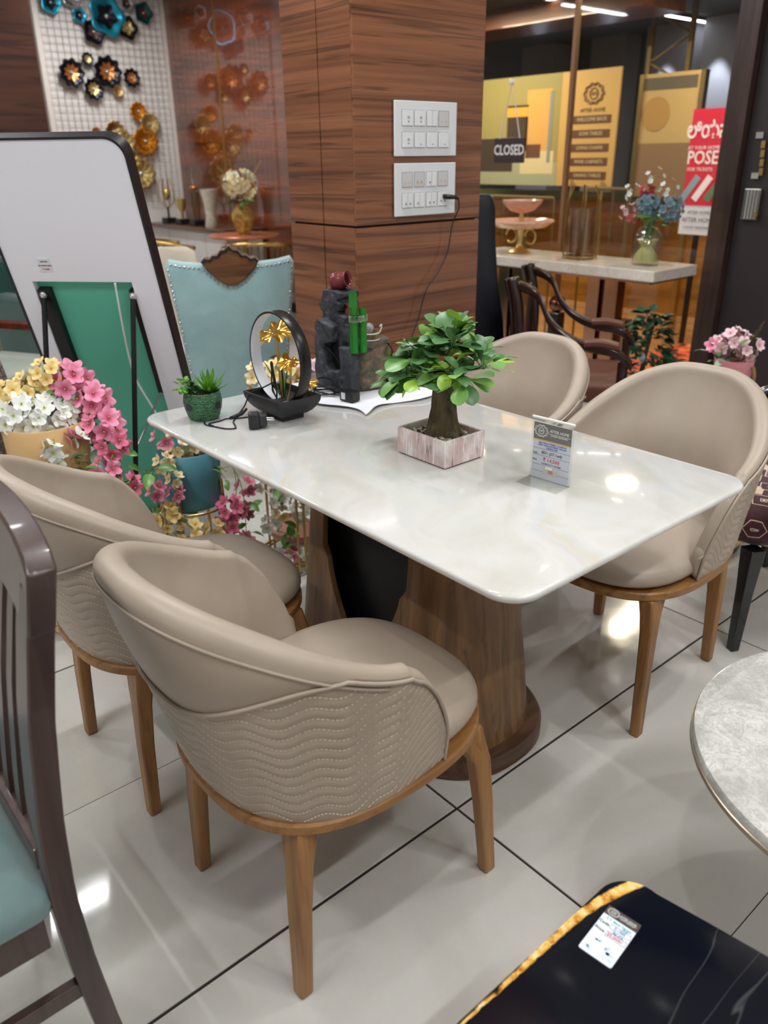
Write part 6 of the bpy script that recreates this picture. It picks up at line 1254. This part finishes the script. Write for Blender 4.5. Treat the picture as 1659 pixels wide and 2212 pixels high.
# chair faces -y; its back is at larger y
for x in (-0.26, 0.26):
    MB().tube(spline([(x, 0.1, 0.0), (x, 0.06, 0.3), (x, 0.02, 0.6), (x, 0.03, 0.8), (x, 0.06, 0.93)], 6), [0.034]*25, 10).build('back_post', mt_gw, ca, 180)
    sweep([(x, 0.03, 0.9), (x, -0.06, 0.86), (x, -0.12, 0.75), (x, -0.2, 0.68), (x, -0.3, 0.64), (x, -0.42, 0.62), (x, -0.5, 0.56)], 0.055, 0.04, 'arm', mt_gw)
    MB().cyl((x, -0.46, 0.0), (x, -0.46, 0.58), 0.024, n=10).build('front_post', mt_gw, ca, 60)
    sweep([(x, -0.28, 0.655), (x, -0.36, 0.66), (x, -0.44, 0.645)], 0.065, 0.03, 'arm_pad', M('brown_leatherette', C(96, 58, 46), 0.4))
MB().bb(-0.25, 0.25, 0.02, 0.055, 0.47, 0.86).build('back_panel', mt_gw, ca, bevel=0.01); MB().bb(-0.27, 0.27, -0.48, 0.05, 0.38, 0.47).build('seat', bpy.data.materials['brown_leatherette'], ca, bevel=0.02, seg=3)
MB().bb(-0.289, -0.285, 0.02, 0.032, 0.68, 0.75).build('white_sticker', mt_white, ca)
# ================================================================ seen through the glass
cg = thing('closed_sign', 'brown CLOSED sign hanging by strings on the shop window', 'sign', (XW-0.012, 4.02, 1.465))
MB().bb(-0.006, 0.0, -0.14, 0.14, -0.08, 0.08).build('board', M('brown_board', C(58, 46, 50), 0.5), cg, bevel=0.003)
text('lettering', 'CLOSED', 0.09, M('sign_white', C(232, 230, 230), 0.5), cg, frame4((-0.0075, 0, 0), (0, -1, 0), (0, 0, 1)), sx=0.82, bold=0.0018)
MB().tube([(-0.004, 0.09, 0.075), (-0.004, 0.0, 0.42), (-0.004, -0.09, 0.075)], 0.004, 5).build('string', M('white_string', C(214, 210, 204), 0.7), cg); MB().ball((-0.01, 0, 0.42), 0.02, 10).build('suction_cup', mt_white, cg, 60)
def panel_poster(name, label, x, y0, y1, z0, z1, base, t=0.02):
    p = thing(name, label, 'poster', (x, (y0+y1)/2, 0)); p['w'] = y1-y0
    MB().bb(0, t, -(y1-y0)/2, (y1-y0)/2, z0, z1).build('sheet', base, p); return p
def pr_(p, y0, y1, z0, z1, mat, name='print_shape', d=0.002, yc=0):
    MB().bb(-d, 0, y0, y1, z0, z1).build(name, mat, p)
X1 = 6.5
k = X1/6.0; zf = lambda z: 1.425+(z-1.425)*k
y0, y1 = 4.143*k, 5.63*k; z0, z1 = zf(1.19), zf(2.06)
po = panel_poster('mall_poster', 'wide ochre mall poster with living-room picture and brown text bars', X1, y0, y1, z0, z1, M('ochre_poster', C(196, 158, 92), 0.5)); Wp = y1-y0; yl, yr_ = Wp/2, -Wp/2
mtp = {n: M('poster_'+n, c, 0.5) for n, c in dict(olive=C(150, 138, 84), dark=C(64, 50, 38), tan=C(206, 156, 84), sage=C(158, 160, 132), cream=C(206, 192, 150), brown=C(98, 62, 46), amber=C(214, 158, 62), grey=C(132, 134, 128)).items()}
pr_(po, yr_+0.62, yl, z0, z1, mtp['olive'], 'picture'); pr_(po, yr_+0.62, yl, z0, z0+0.2, mtp['sage'], 'rug_print', 0.003); pr_(po, yr_+0.72, yl-0.6, z0+0.22, z1-0.12, mtp['tan'], 'curtain_print', 0.003); pr_(po, yl-0.62, yl-0.36, z0+0.3, z1-0.24, mtp['dark'], 'alcove_print', 0.003); pr_(po, yl-0.62, yl-0.36, z1-0.34, z1-0.26, mtp['amber'], 'lamp_print', 0.004)
pr_(po, yl-0.45, yl-0.02, z0+0.12, z0+0.42, mtp['dark'], 'sofa_print', 0.004); pr_(po, yl-0.95, yl-0.55, z0+0.1, z0+0.3, mtp['cream'], 'table_print', 0.004); pr_(po, yr_+0.7, yr_+0.74, z0+0.2, z1-0.14, mtp['grey'], 'window_print', 0.005); pr_(po, yr_+0.82, yr_+1.0, z0+0.24, z0+0.36, mtp['brown'], 'seat_print', 0.005)
for i in range(5):
    zc = z0+0.09+0.115*i; pr_(po, yr_+0.06, yr_+0.46, zc-0.032, zc+0.032, mtp['brown'], 'text_bar', 0.004)
    text('bar_lettering', ['DINING TABLES', 'WINE CABINETS', 'LIVING CHAIRS', 'SOFA TABLES', 'WELCOME BACK'][i], 0.042, mtp['cream'], po, frame4((-0.0055, yr_+0.26, zc), (0, -1, 0), (0, 0, 1)))
logo(po, frame4((-0.004, yr_+0.26, z1-0.19), (0, -1, 0), (0, 0, 1)), 0.16, mtp['brown']); text('poster_lettering', 'AFTER HOME', 0.045, mtp['brown'], po, frame4((-0.004, yr_+0.26, z1-0.32), (0, -1, 0), (0, 0, 1)))
for dy in (-0.28, 0.05): MB().tube([(-0.02, yr_+0.26+dy+0.1, z0+0.05), (-0.14, yr_+0.26+dy*1.5+0.1, 0.0)], 0.012, 6).build('easel_leg', mt_gold, po)
y0, y1 = 3.46*k, 3.97*k; z0, z1 = zf(1.12), zf(1.99)
p2_ = panel_poster('mall_banner', 'tall beige mall banner with brown landscape picture', X1+0.05, y0, y1, z0, z1, M('beige_banner', C(176, 148, 96), 0.5)); w2 = (y1-y0)/2
pr_(p2_, -w2+0.05, w2-0.02, z0, z0+0.42, M('dune_print', C(124, 96, 66), 0.6), 'dune_print', 0.003); pr_(p2_, -w2+0.05, w2-0.02, z1-0.12, z1-0.03, M('night_print', C(84, 76, 62), 0.6), 'sky_print', 0.003); MB().lathe([(0.13, -0.003), (0.13, 0)], n=24).tf(Matrix.Translation((-0.001, 0.12, z1-0.3)) @ Matrix.Rotation(PI/2, 4, 'Y')).build('moon_print', M('moon_print', C(160, 122, 62), 0.6), p2_)
for yy in (-w2, w2): MB().bb(-0.02, 0.04, yy-0.02, yy+0.02, 0, z1).build('frame_post', mt_gold, p2_)
mtred = M('red_banner', C(216, 26, 62), 0.5, emit=C(216, 26, 62), es=0.35); X2 = 6.1; k2 = X2/6.0; zf2 = lambda z: 1.425+(z-1.425)*k2
y0, y1 = 3.178*k2, 3.48*k2; z0, z1 = zf2(0.86), zf2(1.73)
rb_ = panel_poster('sale_banner', 'backlit red and white sale banner by the door jamb', X2, y0, y1, z0, z1, M('white_banner', C(226, 228, 238), 0.5, emit=C(226, 228, 238), es=0.4)); w3 = (y1-y0)/2
zr = z0+(z1-z0)*0.24; pr_(rb_, -w3, w3, zr, z1, mtred, 'red_field', 0.003)
mtw = M('banner_white_print', C(244, 236, 240), 0.5, emit=C(244, 236, 240), es=0.4)
f_ = lambda y, z: frame4((-0.005, y, z), (0, -1, 0), (0, 0, 1))
text('banner_lettering', '\u0cb2\u0cbf\u0caf\u0cb8\u0ccd', 0.15, mtw, rb_, f_(0.0, z1-0.15), sx=0.72, bold=0.003); text('banner_lettering', 'POSE', 0.13, mtw, rb_, f_(0.03, z0+(z1-z0)*0.62), sx=0.85, bold=0.002); text('banner_lettering', 'AT YOUR HOME', 0.035, mtw, rb_, f_(0.03, z0+(z1-z0)*0.70)); text('banner_lettering', 'FOR TICKETS', 0.035, mtw, rb_, f_(0.04, z0+(z1-z0)*0.53))
mtb = M('banner_blue_print', C(150, 190, 210), 0.5); mtg = M('banner_green_print', C(96, 150, 110), 0.5)
for i in range(3): MB().box((-0.005, 0.1-0.1*i, z0+(z1-z0)*0.38), (0.004, 0.05, 0.2), 0, 0.6, 0).build('product_print', [mtb, mtw, mtg][i], rb_)
for i, s_ in enumerate(['AFTER HOME', 'AFTER HOME', 'LUXURY REDEFINED']): text('banner_lettering', s_, [0.032, 0.045, 0.025][i], mt_ink, rb_, f_(0.0, zr-0.05-0.055*i))
MB().bb(0.0, 0.02, -0.02, 0.02, 0, z0).build('pole', mt_black, rb_)
tr_ = thing('gold_truss', 'gold lattice truss tower standing in the mall', 'truss', (7.3, 4.55, 0))
mt_tg = M('truss_bronze', C(126, 104, 54), 0.5, 0.3)
for y in (-0.2, 0.2): MB().bb(-0.02, 0.02, y-0.02, y+0.02, 0, 2.65).build('chord', mt_tg, tr_)
for i in range(8): MB().tube([(0, -0.2 if i % 2 else 0.2, 1.0+0.2*i), (0, 0.2 if i % 2 else -0.2, 1.2+0.2*i)], 0.012, 6).build('lattice', mt_tg, tr_)
rl2 = thing('gold_railing', 'gold tube railing standing beyond the shop window', 'railing', (5.6, 4.6, 0))
for a, b, zt in [(-0.9, -0.5, 1.19), (-0.2, 0.62, 1.11)]:
    MB().tube([(0, a, zt), (0, b, zt)], 0.012, 8).build('top_rail', mt_tg, rl2)
    for i in range(4): yy = a+(b-a)*i/3; MB().tube([(0, yy, 0), (0, yy, zt)], 0.01, 8).build('baluster', mt_tg, rl2)
rg = MB().bb(4.95, 6.1, 2.3, 3.35, -0.001, 0.006)
kk = NT('flame_rug'); nn = kk.noise(kk.co((1, 1, 1)), 7, 3, 0.5, 1.0); kk.P(Base_Color=kk.ramp(nn, [(0.38, C(60, 40, 30)), (0.48, C(226, 84, 44)), (0.6, C(214, 140, 74)), (0.7, C(236, 190, 110))], 'CONSTANT'), Roughness=0.8)
tag(rg.build('rug', kk.m), 'orange and red patterned rug outside the shop window', 'rug')
